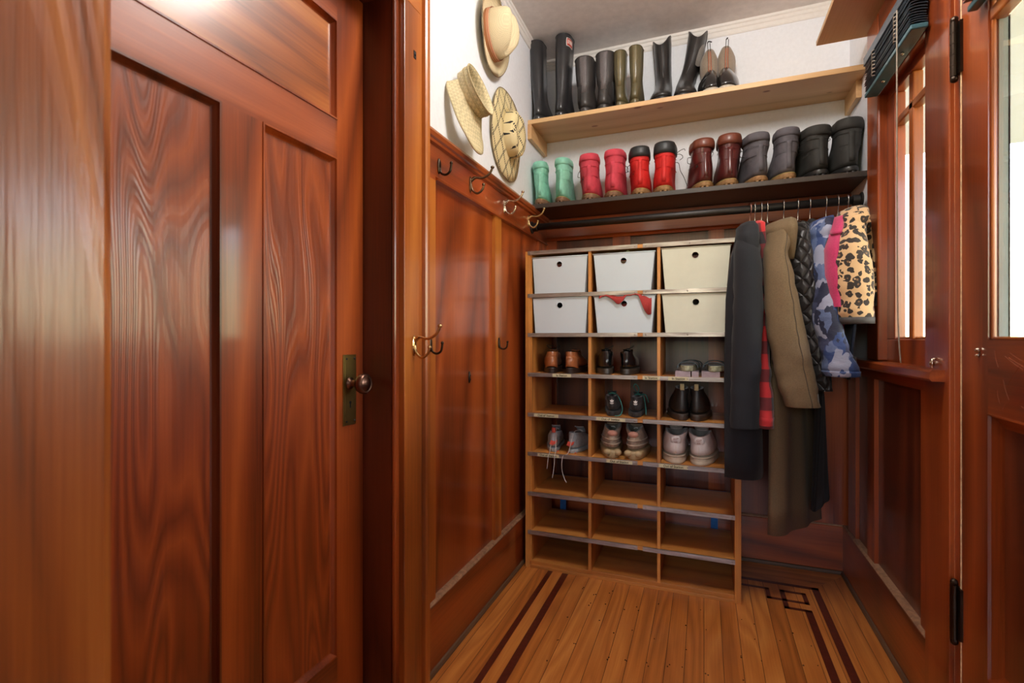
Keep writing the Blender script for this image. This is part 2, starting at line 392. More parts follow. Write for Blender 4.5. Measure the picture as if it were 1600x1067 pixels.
# ------------------------------------------------------------------ left door with its casing
D = -.895
def framed_panel(mo, pa, face, sgn, a0, a1, z0, z1, rec=.013, wd_=.014):
    def R(i, o): return [Vector((face+sgn*o, a, z)) for a, z in ((a0+i, z0+i), (a1-i, z0+i), (a1-i, z1-i), (a0+i, z1-i))]
    mo.loft([R(0, 0), R(.0, .0025), R(.004, .0025), R(.006, -.003), R(wd_*.8, -rec+.002), R(wd_, -rec)], False, False)
    p0, p1 = sorted((face-sgn*rec, face-sgn*(rec+.012)))
    pa.box(p0, p1, a0, a1, z0, z1)
d1 = sroot('door_1', (D, .375, 0))
m = BM()
for y0, y1, z0, z1, mi in [(.375, .475, 0, 1.99, 0), (1.045, 1.150, 0, 1.99, 0), (.710, .810, .217, 1.52, 0),
                           (.475, 1.045, 0, .217, 1), (.475, 1.045, 1.52, 1.62, 1), (.475, 1.045, 1.88, 1.99, 1)]:
    m.box(D-.036, D, y0, y1, z0, z1, mi)
obj('door_frame', m, [wood('red', 'Z'), wood('red', 'Y')], d1, world=True)
for a in [(.475, .710, .217, 1.52), (.810, 1.045, .217, 1.52), (.475, 1.045, 1.62, 1.88)]:
    mo, pa = BM(), BM(); framed_panel(mo, pa, D, 1, *a)
    p = obj('panel', pa, wood('redfig' if a[3] < 1.6 else 'gold', 'Z' if a[3] < 1.6 else 'Y') if a[0] < .5 else wood('redfig', 'Z'), d1, world=True)
    obj('panel_moulding', mo, wood('dark' if a[0] < .5 and a[3] < 1.6 else 'red', 'Z'), d1, world=True)
m = BM(); m.box(D, D+.003, 1.066, 1.118, .815, 1.005); m.box(D+.003, D+.0045, 1.071, 1.113, .82, 1.0)
pl = obj('knob_plate', m, brass, d1, world=True, bevel=.0015)
pl['label'] = 'aged brass knob plate with keyhole'
m = BM()
for y in (1.076, 1.108):
    for z in (.826, .994): m.ball((D+.0048, y, z), .003, 8)
m.tube([(D+.0040, 1.091, .876), (D+.0058, 1.091, .876)], .004, 10); m.box(D+.004, D+.0058, 1.0895, 1.0925, .862, .876)
obj('keyhole_and_screws', m, black_iron, pl, world=True)
Mx = Matrix.Translation((D, 1.091, .928)) @ Matrix.Rotation(PI/2, 4, 'Y')
m = BM().lathe([(0.001, 0), (.016, 0), (.016, .006), (.009, .008), (.009, .030), (.014, .034), (.024, .038), (.0275, .046), (.0275, .054), (.024, .058), (.023, .0585), (.021, .057), (.018, .0575), (.016, .0595), (.001, .0605)], 28, Mx)
obj('door_knob', m, metal('knob_bronze', (118, 88, 74), .3), d1, world=True, smooth=True)
# casing: jamb, bead, flat, backband
CS = 'gold'
cs = sroot('trim_9', (XL, 1.2, 0))
m = BM()
m.box(-.95, -.803, 1.153, 1.175, 0, 2.0); m.box(-.95, D-.036, 1.135, 1.16, 0, 2.0); m.box(-.95, -.803, .345, .372, 0, 2.0)
obj('jamb', m, wood('dark', 'Z'), cs, world=True)
obj('jamb_head', BM().box(-.95, -.803, .345, 1.175, 1.993, 2.015), wood('dark', 'Y'), cs, world=True)
m = BM(); m.tube([(-.797, 1.160, 0), (-.797, 1.160, 2.0)], .0065, 10); m.box(-.803, -.793, 1.160, 1.185, 0, 2.03)
obj('bead', m, wood('red', 'Z'), cs, world=True, smooth=False)
m = BM(); m.box(XL-.01, -.775, 1.176, 1.262, 0, 1.998)
obj('casing_board', m, wood(CS, 'Z'), cs, world=True, bevel=.002)
m = BM(); m.prism([(-.80, 1.262), (-.776, 1.262), (-.776, 1.268), (-.765, 1.270), (-.761, 1.276), (-.761, 1.290), (-.80, 1.290)], 'Z', 0, 2.13)
obj('backband', m, wood(CS, 'Z'), cs, world=True)
obj('head_board', BM().box(XL-.01, -.775, .26, 1.262, 1.998, 2.13), wood(CS, 'Y'), cs, world=True, bevel=.002)
m = BM(); m.box(XL-.01, -.775, .26, .345, 0, 1.998)
obj('casing_board', m, wood(CS, 'Z'), cs, world=True, bevel=.002)
m = BM(); m.box(-.775, -.7735, 1.222, 1.234, 1.852, 1.874); m.ball((-.7735, 1.228, 1.863), .0035, 8)
o = obj('strike_plate', m, black_iron, world=True, loc=(-.775, 1.228, 1.863)); tag(o, 'small dark metal plate set high in the golden door casing', 'metal plate')
# cased opening post right beside the camera
pst = BM(); pst.prism([(-.90, .02), (-.603, .02), (-.600, .024), (-.600, .338), (-.606, .348), (-.620, .352), (-.90, .352)], 'Z', 0, ZC)
struct('trim_10', pst, wood('post', 'Z'))

# ------------------------------------------------------------------ right side: window, front door, ledge
rt = sroot('trim_11', (FR, 1.63, 0))
m = BM(); m.box(.572, XR+.01, 1.553, 1.700, 0, 2.16)
obj('door_casing', m, wood('red', 'Z'), rt, world=True, bevel=.003)
m = BM(); m.box(.583, .612, 1.512, 1.553, 0, 2.03)
obj('jamb', m, wood('red', 'Z'), rt, world=True, bevel=.0015)
m = BM(); m.tube([(.5855, 1.5535, 0), (.5855, 1.5535, 2.02)], .0028, 6); m.tube([(.5815, 1.5105, 0), (.5815, 1.5105, 2.02)], .0030, 6)
obj('worn_paint_edge', m, plain('bare_wood_edge', (236, 196, 150), .6, 0, 0, 0, .10, 90, .1), rt, world=True)
m = BM(); m.box(.572, XR+.01, 2.10, 2.225, .97, 2.20)
obj('window_casing', m, wood('red', 'Z'), rt, world=True, bevel=.006)
m = BM(); m.box(.574, XR+.01, 1.70, 2.10, 1.905, 2.20); m.box(.574, XR+.01, .5, 1.70, 2.035, 2.20)
obj('head_casing', m, wood('red', 'Y'), rt, world=True, bevel=.003)
m = BM(); m.box(.574, XR+.01, .48, .598, 0, 2.2)
obj('door_casing', m, wood('red', 'Z'), rt, world=True, bevel=.003)

w1 = sroot('window_1', (.60, 1.9, .97))
m = BM(); X0, X1 = .600, .632
m.box(X0, X1, 1.69, 2.15, .965, 1.046); m.box(X0, X1, 1.69, 2.15, 1.880, 1.93); m.box(X0, X1, 2.030, 2.15, 1.046, 1.88); m.box(X0, X1, 1.63, 1.765, 1.046, 1.88)
obj('sash_frame', m, wood('red', 'Z'), w1, world=True, bevel=.003)
m = BM(); m.box(X0+.004, X1, 1.884, 1.918, 1.046, 1.88); m.box(X0+.004, X1, 1.765, 2.03, 1.765, 1.790)
m.box(X0+.012, X1, 1.765, 1.884, 1.046, 1.054); m.box(X0+.012, X1, 1.918, 2.03, 1.046, 1.054)
obj('muntins', m, wood('gold', 'Z'), w1, world=True, bevel=.004)
obj('pane', BM().box(.624, .627, 1.76, 2.035, 1.04, 1.885), glass, w1, world=True)
m = BM(); m.prism([(.540, .944), (.545, .938), (.60, .938), (.60, .968), (.545, .968), (.540, .962)], 'Y', 1.575, 2.57)
obj('window_ledge', m, wood('red', 'Y'), w1, world=True)

d2 = sroot('door_2', (.58, .605, 0)); F2 = .580; B2 = .612
m = BM()
for y0, y1, z0, z1, mi in [(1.389, 1.508, .01, 2.02, 0), (.605, .722, .01, 2.02, 0), (.722, 1.389, .01, .300, 1), (.722, 1.389, .885, 1.046, 1), (.722, 1.389, 1.955, 2.02, 1), (1.02, 1.10, .300, .885, 0)]:
    m.box(F2, B2, y0, y1, z0, z1, mi)
obj('door_frame', m, [wood('red', 'Z'), wood('red', 'Y')], d2, world=True)
for a in ((1.10, 1.389), (.722, 1.02)):
    mo, pa = BM(), BM(); framed_panel(mo, pa, F2, -1, a[0], a[1], .30, .885, .016, .028)
    obj('panel', pa, wood('dark', 'Z'), d2, world=True); obj('panel_moulding', mo, wood('red', 'Z'), d2, world=True)
m = BM(); n = 5; pw = (1.389-.722)/n
for i in range(1, n): m.box(F2+.002, B2, .722+i*pw-.010, .722+i*pw+.010, 1.046, 1.955)
m.box(F2+.002, B2, .722, 1.389, 1.742, 1.770)
obj('muntins', m, wood('gold', 'Z'), d2, world=True, bevel=.004)
m = BM()
for y in (1.385, .726): m.box(F2+.004, .592, y-.004, y+.004, 1.046, 1.955)
m.box(F2+.004, .592, .722, 1.389, 1.046, 1.053)
obj('glazing_bead', m, wood('gold', 'Z'), d2, world=True, bevel=.003)
obj('pane', BM().box(.593, .596, .72, 1.39, 1.044, 1.957), glass, d2, world=True)
R_ = random.Random(5); m = BM()
for _ in range(22):
    y, z, a, L_ = R_.uniform(1.08, 1.385), R_.uniform(.90, 1.03), R_.uniform(-1.3, 1.3), R_.uniform(.02, .07)
    p0 = Vector((F2-.0001, y, z)); p1 = p0+Vector((0, L_*math.sin(a), -L_*math.cos(a))); p1.z = max(p1.z, .892); m.tube([p0, (p0+p1)/2+Vector((0, .002, 0)), p1], .00028, 4)
obj('scratches', m, plain('scratch_pale', (150, 88, 62), .6), d2, world=True)
for z0 in (1.688, .315):
    m = BM(); cx, cy = .570, 1.520
    m.tube([(cx, cy, z0), (cx, cy, z0+.132)], .0085, 14)
    for k in range(1, 5): m.lathe([(.0092, z0+k*.0264-.0008), (.0092, z0+k*.0264+.0008)], 14, Matrix.Translation((cx, cy, 0)))
    m.ball((cx, cy, z0-.006), .0085, 10, (1, 1, 1.1)); m.ball((cx, cy, z0+.138), .0085, 10, (1, 1, 1.1))
    m.box(cx+.004, .5835, cy-.02, cy+.008, z0+.004, z0+.128)
    obj('hinge', m, bronze, d2, world=True, smooth=False)
m = BM(); m.ball((F2-.004, 1.425, 1.022), .0055, 10); m.ball((F2-.004, 1.425, 1.010), .0045, 10)
obj('blind_clip', m, nickel, d2, world=True)
ext = plain('exterior_paint', (118, 128, 124), .7, 0, 0, 0, .03, 8, .1)
m = BM(); m.box(.597, .616, 1.385, 1.3905, 1.046, 1.955); m.box(.6125, .616, 1.385, 1.505, .05, 2.0)
obj('outer_frame', m, ext, d2, world=True)

# ------------------------------------------------------------------ shelves
def shelf(name, label, board, cleats, mat, mat2, bev=.002, nose=None):
    t = thing(name, label, 'shelf', ((board[0]+board[1])/2, board[3], board[4]))
    obj('board', BM().box(*board), mat, t, world=True, bevel=bev)
    for c in cleats: obj('cleat', BM().box(*c), mat2, t, world=True, bevel=.001)
    return t
Z1, Z2 = 2.135, 1.712
shelf('wall_shelf', 'pale pine upper shelf holding the tall boots, under the ceiling', (XL+.001, XR-.001, 2.333, YB-.001, 2.113, Z1),
      [(XL, XL+.02, 2.333, YB-.001, 2.04, 2.1125), (XR-.02, XR, 2.42, YB-.001, 2.04, 2.1125)], wood('pine', 'X'), wood('pine', 'Y'))
shelf('wall_shelf', 'dark brown lower shelf holding the coloured lace-up boots', (XL+.001, XR-.001, 2.33, YB-.001, 1.690, Z2), [], wood('espresso', 'X'), wood('espresso', 'X'))
shelf('wall_shelf', 'plywood shelf above the side window, seen from below', (.420, XR-.001, .9, 2.300, 2.222, 2.24), [], wood('pine', 'Y'), wood('pine', 'Y'))

# ------------------------------------------------------------------ pigeonhole unit
CX0, CX1, CY0, CY1, CH = -.765, .137, 2.146, 2.47, 1.445
DV = [-.467, -.176]                                     # divider centres
ROWS = [.028, .170, .346, .528, .707, .890, 1.071, 1.250, CH]   # shelf tops (front edge)
ST = .015
ply_z, ply_x = wood('ply', 'Z'), wood('ply', 'X')
alu = NT('aluminium_strip'); _n = alu.noise(alu.coords((.1, 1, 1)), 60, 4, .7)
alu.set(alu.ramp(_n, [(.3, rgb(128, 114, 108)), (.6, rgb(172, 162, 156))]), alu.ramp(_n, [(.3, (.5,)*3+(1,)), (.7, (.3,)*3+(1,))]), .85); alu = alu.m
unit = thing('pigeonhole_unit', 'tall wooden pigeonhole unit of three columns and eight rows with metal shelf edges', 'shoe rack', (-.314, CY0, 0))
for x0, x1 in ((CX0, CX0+.022), (CX1-.024, CX1)):
    obj('side_panel', BM().box(x0, x1, CY0, CY1, 0, CH), ply_z, unit, world=True, bevel=.0015)
obj('inner_side', BM().box(CX0+.022, CX0+.030, CY0+.004, CY1, .03, CH-.01), ply_z, unit, world=True, bevel=.001)
for x in DV: obj('divider', BM().box(x-.0065, x+.0065, CY0+.003, CY1, .029, CH-.014), ply_z, unit, world=True, bevel=.001)
m = BM(); m.box(CX0+.022, CX1-.024, CY0+.001, CY0+.02, 0, .012); m.box(CX0+.022, CX1-.024, CY0+.012, CY1, .012, .028)
obj('bottom_board', m, ply_x, unit, world=True, bevel=.001)
for i, z in enumerate(ROWS[1:]):
    top = i == len(ROWS)-2
    sh = obj('top_board' if top else 'shelf', BM().box(CX0+.022, CX1-.024, CY0+.001, CY1, z-ST, z), ply_x, unit, world=True, bevel=.0008)
    for sx0, sx1 in ((CX0+.012 if not top else CX0+.012, -.262), (-.240, CX1-.022 if not top else CX1-.004)):
        s_ = BM(); s_.box(sx0, sx1, CY0-.0025, CY0+.0012, z-ST-.001, z+.001); s_.box(sx0, sx1, CY0-.0025, CY0+.006, z, z+.0014)
        for rx in (sx0+.012, (sx0+sx1)/2, sx1-.012): s_.ball((rx, CY0-.0027, z-ST/2), .0034, 8, (1, .5, 1))
        obj('edge_strip', s_, alu, sh, world=True, bevel=.0004)
card = plain('label_card', (206, 196, 158), .7, 0, 0, 0, .05, 40, .05); inkm = plain('ink_black', (26, 24, 24), .7, 0, 0, 0, 0, 10, 0)
FONT = None
def lettering(txt, size, mat, parent, wloc, name='lettering', rot=(PI/2, 0, 0), ext=.0002, sx=1.0):
    c = bpy.data.curves.new('t', 'FONT'); c.body = txt; c.size = size; c.align_x = 'CENTER'; c.align_y = 'CENTER'; c.extrude = ext; c.offset = .0002
    o = bpy.data.objects.new('t', c); COL.objects.link(o); bpy.context.view_layer.update()
    me = bpy.data.meshes.new_from_object(o.evaluated_get(bpy.context.evaluated_depsgraph_get())); bpy.data.objects.remove(o)
    me.materials.clear(); me.materials.append(mat)
    M_ = Matrix.Diagonal((sx, 1, 1, 1)); me.transform(M_); me.transform(Matrix.Rotation(rot[0], 4, 'X')); me.transform(Matrix.Rotation(rot[2], 4, 'Z'))
    k = bpy.data.objects.new(name, me); COL.objects.link(k); k.parent = parent; k.location = Vector(wloc)
    return k
LAB = [(.890, -.592, .085, 'In Station'), (.890, -.206, .070, 'In Station'), (.890, -.098, .080, 'In Station'),
       (.707, -.665, .115, 'Out of Station'), (.707, -.625+.25, .125, 'Out of Station'),
       (.528, -.655, .100, 'Out of Station'), (.528, -.338, .110, 'Out of Station'), (.528, -.118, .115, 'Out of Station')]
for z, x, wdt, txt in LAB:
    o = obj('paper_label', BM().box(x-wdt/2, x+wdt/2, CY0-.0034, CY0-.0027, z-ST+.0005, z-.0005), card, unit, world=True)
    lettering(txt, .0135, inkm, o, (x-unit.location.x, -.0037, z-ST/2-.0003))
blue_bin = thing('flat_blue_board', 'blue board standing behind the open back of the pigeonhole unit', 'board', (-.32, 2.50, 0))
m = BM(); m.box(-.74, .1, 2.505, 2.513, .262, .335); obj('board_face', m, plain('blue_plastic', (20, 96, 160), .5), blue_bin, world=True)
for x_ in (-.70, .03): obj('leg', BM().box(x_, x_+.03, 2.505, 2.513, .0, .262), plain('blue_plastic', (20, 96, 160), .5), blue_bin, world=True)

# ------------------------------------------------------------------ storage bins
binm = NT('bin_plastic'); binm.set((.58, .66, .73, 1), .42, 0, 0); binm.b.inputs['Subsurface Weight'].default_value = .0; binm = binm.m
binc = plain('bin_plastic_cream', (214, 214, 196), .42, 0, 0, 0, .01, 20, .02)
def make_bin(cx, z0, wtop, wbot, h, label, mat, group, dep=.27, y=CY0+.006):
    t = thing('storage_bin', label, 'bin', (cx, y, z0), group)
    m = BM(); b = m.b; q = lambda w_, z, o: [Vector((-w_/2+o, o, z)), Vector((w_/2-o, o, z)), Vector((w_/2-o, dep-o, z)), Vector((-w_/2+o, dep-o, z))]
    th = .0022
    # front wall with a finger hole
    hz, hr, N = h-.034, .0125, 20
    def wx(z): return (wbot+(wtop-wbot)*z/h)/2
    outer = []
    for k in range(N):
        a = 2*PI*(k+.5)/N; dx, dz = math.cos(a), math.sin(a)
        outer.append((dx, dz))
    for yy, flip in ((0, False), (th, True)):
        inn = [b.verts.new((hr*dx, yy, hz+hr*dz)) for dx, dz in outer]
        mid = [b.verts.new((.024*dx/max(abs(dx), abs(dz)), yy, hz+.024*dz/max(abs(dx), abs(dz)))) for dx, dz in outer]
        for k in range(N): b.faces.new((inn[k], inn[(k+1) % N], mid[(k+1) % N], mid[k]))
        c = [b.verts.new(p) for p in ((-wx(0), yy, 0), (wx(0), yy, 0), (wx(h), yy, h), (-wx(h), yy, h))]
        def sec(k): 
            dx, dz = outer[k]
            return 'r' if abs(dx) > abs(dz) and dx > 0 else 'l' if abs(dx) > abs(dz) else 't' if dz > 0 else 'b'
        cor = {'r': c[1], 't': c[2], 'l': c[3], 'b': c[0]}
        for k in range(N):
            k2 = (k+1) % N; s1, s2 = sec(k), sec(k2)
            if s1 == s2: b.faces.new((mid[k], mid[k2], {'r': c[1], 't': c[2], 'l': c[3], 'b': c[0]}[s1]))
            else:
                nx = {'r': (c[1], c[2]), 't': (c[2], c[3]), 'l': (c[3], c[0]), 'b': (c[0], c[1])}[s1]
                b.faces.new((mid[k], mid[k2], nx[1], nx[0]))
        if not flip: i0 = inn
        else:
            for k in range(N): b.faces.new((i0[k], i0[(k+1) % N], inn[(k+1) % N], inn[k]))
    # sides, back, bottom as thin shells
    for sg in (-1, 1):
        m.loft([[Vector((sg*wx(0), 0, 0)), Vector((sg*(wx(0)-th), 0, 0)), Vector((sg*(wx(0)-th), dep, 0)), Vector((sg*wx(0), dep, 0))],
                [Vector((sg*wx(h), 0, h)), Vector((sg*(wx(h)-th), 0, h)), Vector((sg*(wx(h)-th), dep, h)), Vector((sg*wx(h), dep, h))]])
    m.box(-wx(0), wx(0), .001, dep, 0, th); m.box(-wx(0)+.004, wx(0)-.004, dep-th, dep, 0, h)
    obj('body', m, mat, t)
    r_ = BM(); r_.tube([(-wx(h), 0, h), (wx(h), 0, h), (wx(h), dep, h), (-wx(h), dep, h), (-wx(h), 0, h)], .0026, 8)
    obj('rim', r_, mat, t, smooth=True)
    hrg = BM(); hrg.tube([(hr*1.08*math.cos(a*PI/10), -.0006, hz+hr*1.08*math.sin(a*PI/10)) for a in range(21)], .0013, 6)
    obj('hole_rim', hrg, mat, t, smooth=True)
    return t
cw = [(-.605, .258, .236), (-.321, .262, .232), (-.033, .268, .240)]
desc = [['white bin with a dark hole, second row, left column', 'white bin with red scarf spilling over its front rim, second row', 'greyish bin beside the navy coat, second row, right column'],
        ['white bin with a red dot in its hole, top row, left column', 'white bin with pale green knitting on top, top row, middle column', 'cream-lit bin in the top row, right column']]
hz_rows = [(1.0725, .158), (1.2515, .163)]
for r_ in range(2):
    for c_ in range(3):
        cx, wt, wb = cw[c_]
        make_bin(cx+(.0 if r_ else .002), hz_rows[r_][0], wt, wb, hz_rows[r_][1] if not (r_ == 1 and c_ == 2) else .170, desc[r_][c_], binc if c_ == 2 else binm, 'plastic bins in the pigeonholes')
# soft things lying in the bins
def rag(name, label, cat, x0, x1, zc, mat, seed, y0=CY0+.012, y1=CY0+.2, amp=.012, drop=0):
    R_ = random.Random(seed); m = BM(); nx, ny = 34, 12; g = []
    for j in range(ny+1):
        row = []
        for i in range(nx+1):
            x = x0+(x1-x0)*i/nx; y = y0+(y1-y0)*j/ny
            z = zc+amp*noise.noise(Vector((x*38+seed, y*26, seed)))+amp*.5*noise.noise(Vector((x*110, y*70, seed)))
            if drop and j == 0: z -= .008+drop*max(0, noise.noise(Vector((x*16, seed, 0)))+.08+.45*max(0, i/nx-.72)*3); y -= .019
            if drop and j == 1: y -= .017; z += .002
            row.append(Vector((x, y, z)))
        g.append(row)
    m.loft(g, False, False, closed=False)
    o = obj(name, m, mat, loc=((x0+x1)/2, y0, zc), world=True, smooth=True)
    so = o.modifiers.new('solid', 'SOLIDIFY'); so.thickness = .003
    return tag(o, label, cat)
red_cloth = cloth('cloth_brick', (168, 50, 46))
rag('knit_scarf', 'brick red crumpled scarf spilling over the second row middle bin', 'scarf', -.425, -.205, 1.242, red_cloth, 3, amp=.008, drop=.10)
rag('knitwear', 'pale green knitted things heaped in the top middle bin', 'knitwear', -.41, -.235, 1.418, cloth('cloth_sage', (150, 160, 110)), 8, amp=.009)
rag('knitwear', 'dark grey folded gloves in the top left bin', 'knitwear', -.66, -.52, 1.412, cloth('cloth_slate', (84, 84, 92)), 11, amp=.008)
rag('knitwear', 'dark blue cloth just above the rim of the second row left bin', 'knitwear', -.70, -.54, 1.228, cloth('cloth_navy', (30, 38, 70)), 17, amp=.005)
rag('knitwear', 'dull green cloth just above the rim of the second row right bin', 'knitwear', -.06, .02, 1.232, cloth('cloth_moss', (60, 80, 70)), 27, amp=.005)
for nm, lb, x, z, mt in (('cloth_bundle', 'red bundle seen through the hole of the top left bin', -.605, 1.38, red_cloth), ('cloth_bundle', 'red bundle seen through the hole of the second row middle bin', -.319, 1.195, red_cloth),
                         ('cloth_bundle', 'tan bundle seen through the hole of the top middle bin', -.321, 1.38, cloth('cloth_tan', (170, 140, 110))), ('cloth_bundle', 'pinkish bundle seen through the hole of the top right bin', -.033, 1.388, cloth('cloth_rose', (150, 100, 100)))):
    m = BM(); rr = []
    for j in range(9):
        a = PI*j/8; rr.append([Vector((x+.07*math.sin(a)*math.cos(2*PI*k/16)*(1+.15*noise.noise(Vector((j, k, x*9)))), CY0+.062+.048*math.sin(a)*math.sin(2*PI*k/16), z-.032+.04*math.cos(a))) for k in range(16)])
    m.loft(rr, False, False); o = obj(nm, m, mt, loc=(x, CY0+.06, z-.07), world=True, smooth=True); tag(o, lb, 'cloth')

# ------------------------------------------------------------------ footwear
def outline(L, W, n=36, heel=.80, y0=0, p=.9, side=1, curve=.012):
    """foot outline: heel at y0, toe at y0+L; a slight inward bend for left / right feet"""
    pts = []
    for k in range(n):
        t = 2*PI*k/n; c = -math.cos(t); s = (c+1)/2
        y = y0+L*s
        g = heel+(1-heel)*min(1, max(0, (s-.15)/.5)); g *= 1-.10*math.exp(-((s-.42)/.16)**2)
        sn = math.sin(t); x = W*g*math.copysign(abs(sn)**p, sn)+side*curve*math.sin(PI*s)*1.0-side*.004*s
        pts.append((x, y))
    return pts
def ring(sec, n=36, side=1):
    """sec: (z heel, z toe, y0, y1, half width, heel factor[, front extra])"""
    zh, zt, y0, y1, W, hf = sec[:6]; o = outline(y1-y0, W, n, hf, y0, .92 if y1-y0 < .18 else .86, side, .010 if y1-y0 > .2 else 0)
    r = []
    for x, y in o:
        s = (y-y0)/(y1-y0); z = zh+(zt-zh)*s**(1.2)
        if len(sec) > 6: z += sec[6]*abs(x/W)**2
        r.append(Vector((x+(sec[7] if len(sec) > 7 else 0), y, z)))
    return r
def lining_rings(sec, depth_=.05, th=.008, n=36, side=1):
    zh, zt, y0, y1, W, hf = sec[:6]; ex = list(sec[6:])
    a = ring((zh, zt, y0+th, y1-th, W-th, hf, *ex), n, side)
    b = ring((zh-depth_*.5, zt-depth_*.5, y0+th*1.3, y1-th*1.3, W-th*1.2, hf, *ex), n, side)
    c = ring((zh-depth_, zt-depth_*1.1, y0+th*1.6, y1-th*1.6, W-th*1.4, hf, *ex), n, side)
    return [ring(sec, n, side), a, b, c]
def make_footwear(name, cat, label, P, loc, rotz=0, group=None, side=1):
    t = thing(name, label, cat, loc, group, (0, 0, rotz))
    L, W = P['L'], P['W']; z0 = P.get('heel', .022)
    M = P['mats']
    # sole
    s = BM(); wl = P.get('welt', .004)
    o0 = outline(L+2*wl, W+wl, 36, .80, -wl, .86, side, .010); lug = P.get('lug', 0)
    prof = P.get('sole_prof') or [(lug, -.002), (lug+.004, .0008), (z0*.6+lug*.4, 0), (z0-.003, .0006), (z0, -.001)]
    rings = []
    for z, off in prof:
        k = 1+off/W
        rings.append([Vector((x*k, L/2+(y-L/2)*(1+off/L*2), z+P.get('spring', .0)*max(0, (y/L-.72))**2*8)) for x, y in o0])
    s.loft(rings)
    if lug:
        for k in range(0, 36, 2):
            x, y = o0[k]; x2, y2 = o0[(k+1) % 36]
            cx_, cy_ = (x+x2)/2, (y+y2)/2; d = Vector((cx_, cy_-L/2, 0)).normalized(); a = Vector((x2-x, y2-y, 0))
            if a.length < .004: continue
            q = [Vector((x, y, 0)), Vector((x2, y2, 0)), Vector((x2, y2, 0))-d*.014, Vector((x, y, 0))-d*.014]
            s.loft([[v*1.0 for v in q], [v+Vector((0, 0, lug+.001)) for v in q]])
    so = obj('sole', s, M['sole'], t, smooth=True)
    if P.get('cut_heel'):
        pass
    if P.get('stitch'):
        w_ = BM(); w_.tube([Vector((x*1.012, L/2+(y-L/2)*1.006, z0-.0005)) for x, y in o0]+[Vector((o0[0][0]*1.012, L/2+(o0[0][1]-L/2)*1.006, z0-.0005))], .0014, 6)
        obj('welt_stitching', w_, M['stitch'], t, smooth=True)
    # upper
    secs = P['secs']; u = BM(); R_ = [ring(q, 36, side) for q in secs]
    fold = P.get('fold', 0)
    if fold:
        for i, r in enumerate(R_):
            for v in r:
                w_ = noise.noise(Vector((v.x*22+loc[0]*7, v.y*22, v.z*34)))*fold*min(1, max(0, (v.z-.06)/.05)); c_ = Vector((0, .04, v.z)); d = (v-c_); d.z = 0
                if d.length > 0: v += d.normalized()*w_
    u.loft(R_, True, False)
    obj('upper', u, M['upper'], t, smooth=True, sub=1)
    top = secs[-1]; l_ = BM(); l_.loft(lining_rings(top, P.get('ldepth', .05), .0095, 36, side), False, True)
    obj('lining', l_, M['lining'], t, smooth=True)
    if P.get('backstay'):
        g = BM(); rows = []
        for q in secs[1:-1]:
            rg = ring(q, 36, side); rows.append([rg[k % 36]+Vector((0, -.0016, 0)) for k in (-1, 0, 1)])
        g.loft(rows, False, False, closed=False); o = obj('heel_stay', g, M['upper'], t, smooth=True); sm = o.modifiers.new('s', 'SOLIDIFY'); sm.thickness = .0022
        for zz in (.52, .78):
            q0 = secs[-2] if zz > .6 else secs[-4]; g = BM(); rg = ring((q0[0]-.004, q0[1]-.006, q0[2]-.0012, q0[3], q0[4]+.0010, q0[5]), 36, side); g.tube([rg[k % 36] for k in range(-11, 12)], .0011, 5); obj('stitched_seam', g, M['upper'], t, smooth=True)
    if 'collar' in P:
        zb, ht, bulge = P['collar']; zh, zt, y0, y1, Wt, hf = top[:6]
        c_ = BM(); rr = []
        for dz, off in ((-zb, -.002), (-zb+.002, bulge*.7), (-zb*.45, bulge), (ht*.3, bulge*.8), (ht, bulge*.1), (ht*1.05, -.003), (ht*.4, -.006), (-zb*.5, -.007)):
            rr.append(ring((zh+dz, zt+dz, y0-off, y1+off, Wt+off, hf, *top[6:]), 36, side))
        c_.loft(rr, False, False); obj('collar', c_, M['collar'], t, smooth=True)
    if 'counter' in P:   # heel patch
        a0, a1, nk = P['counter'][:3]; sg = BM(); rows = []
        for j in range(6):
            zz = a0+(a1-a0)*j/5; row = []
            for k in range(-nk, nk+1):
                # sample the upper between sections at height zz
                best = None
                for q0, q1 in zip(secs, secs[1:]):
                    if q0[0] <= zz <= q1[0] or (q1 is secs[-1] and best is None):
                        f_ = (zz-q0[0])/max(1e-6, q1[0]-q0[0]); best = tuple(q0[i]+(q1[i]-q0[i])*f_ for i in range(6)); 
                rg = ring(best, 36, side); v = rg[k % 36].copy(); d = Vector((v.x, v.y-.04, 0)).normalized(); v += d*.0022; v.z = zz-(abs(k)/nk)**2*P['counter'][3]; row.append(v)
            rows.append(row)
        sg.loft(rows, False, False, closed=False); o = obj('heel_patch', sg, M['counter'], t, smooth=True)
        sm = o.modifiers.new('s', 'SOLIDIFY'); sm.thickness = .0015
    if 'laces' in P:
        l_ = BM(); ya, za, yb, zb, nl, hw = P['laces']
        for i in range(nl):
            f_ = i/max(1, nl-1); y = ya+(yb-ya)*f_; z = za+(zb-za)*f_
            l_.tube(smoothpath([(-hw, y+.006, z-.006), (0, y, z+.004), (hw, y+.012, z-.004)], 4), .0018, 6)
            l_.tube(smoothpath([(hw, y+.006, z-.006), (0, y, z+.003), (-hw, y+.012, z-.004)], 4), .0018, 6)
        for pth in P.get('loose', []): l_.tube(smoothpath(pth, 7), P.get('lace_r', .0014), 6)
        obj('laces', l_, M['lace'], t, smooth=True)
    if 'tongue' in P:
        ya, za, yb, zb, hw = P['tongue']; g = BM(); rows = []
        for j in range(6):
            f_ = j/5; rows.append([Vector((hw*k/4*(.8+.2*f_), ya+(yb-ya)*f_+.010*(k/4)**2, za+(zb-za)*f_+.008*math.sin(f_*PI))) for k in range(-4, 5)])
        g.loft(rows, False, False, closed=False); o = obj('tongue', g, M['upper' if 'tongue' not in M else 'tongue'], t, smooth=True)
        sm = o.modifiers.new('s', 'SOLIDIFY'); sm.thickness = .005
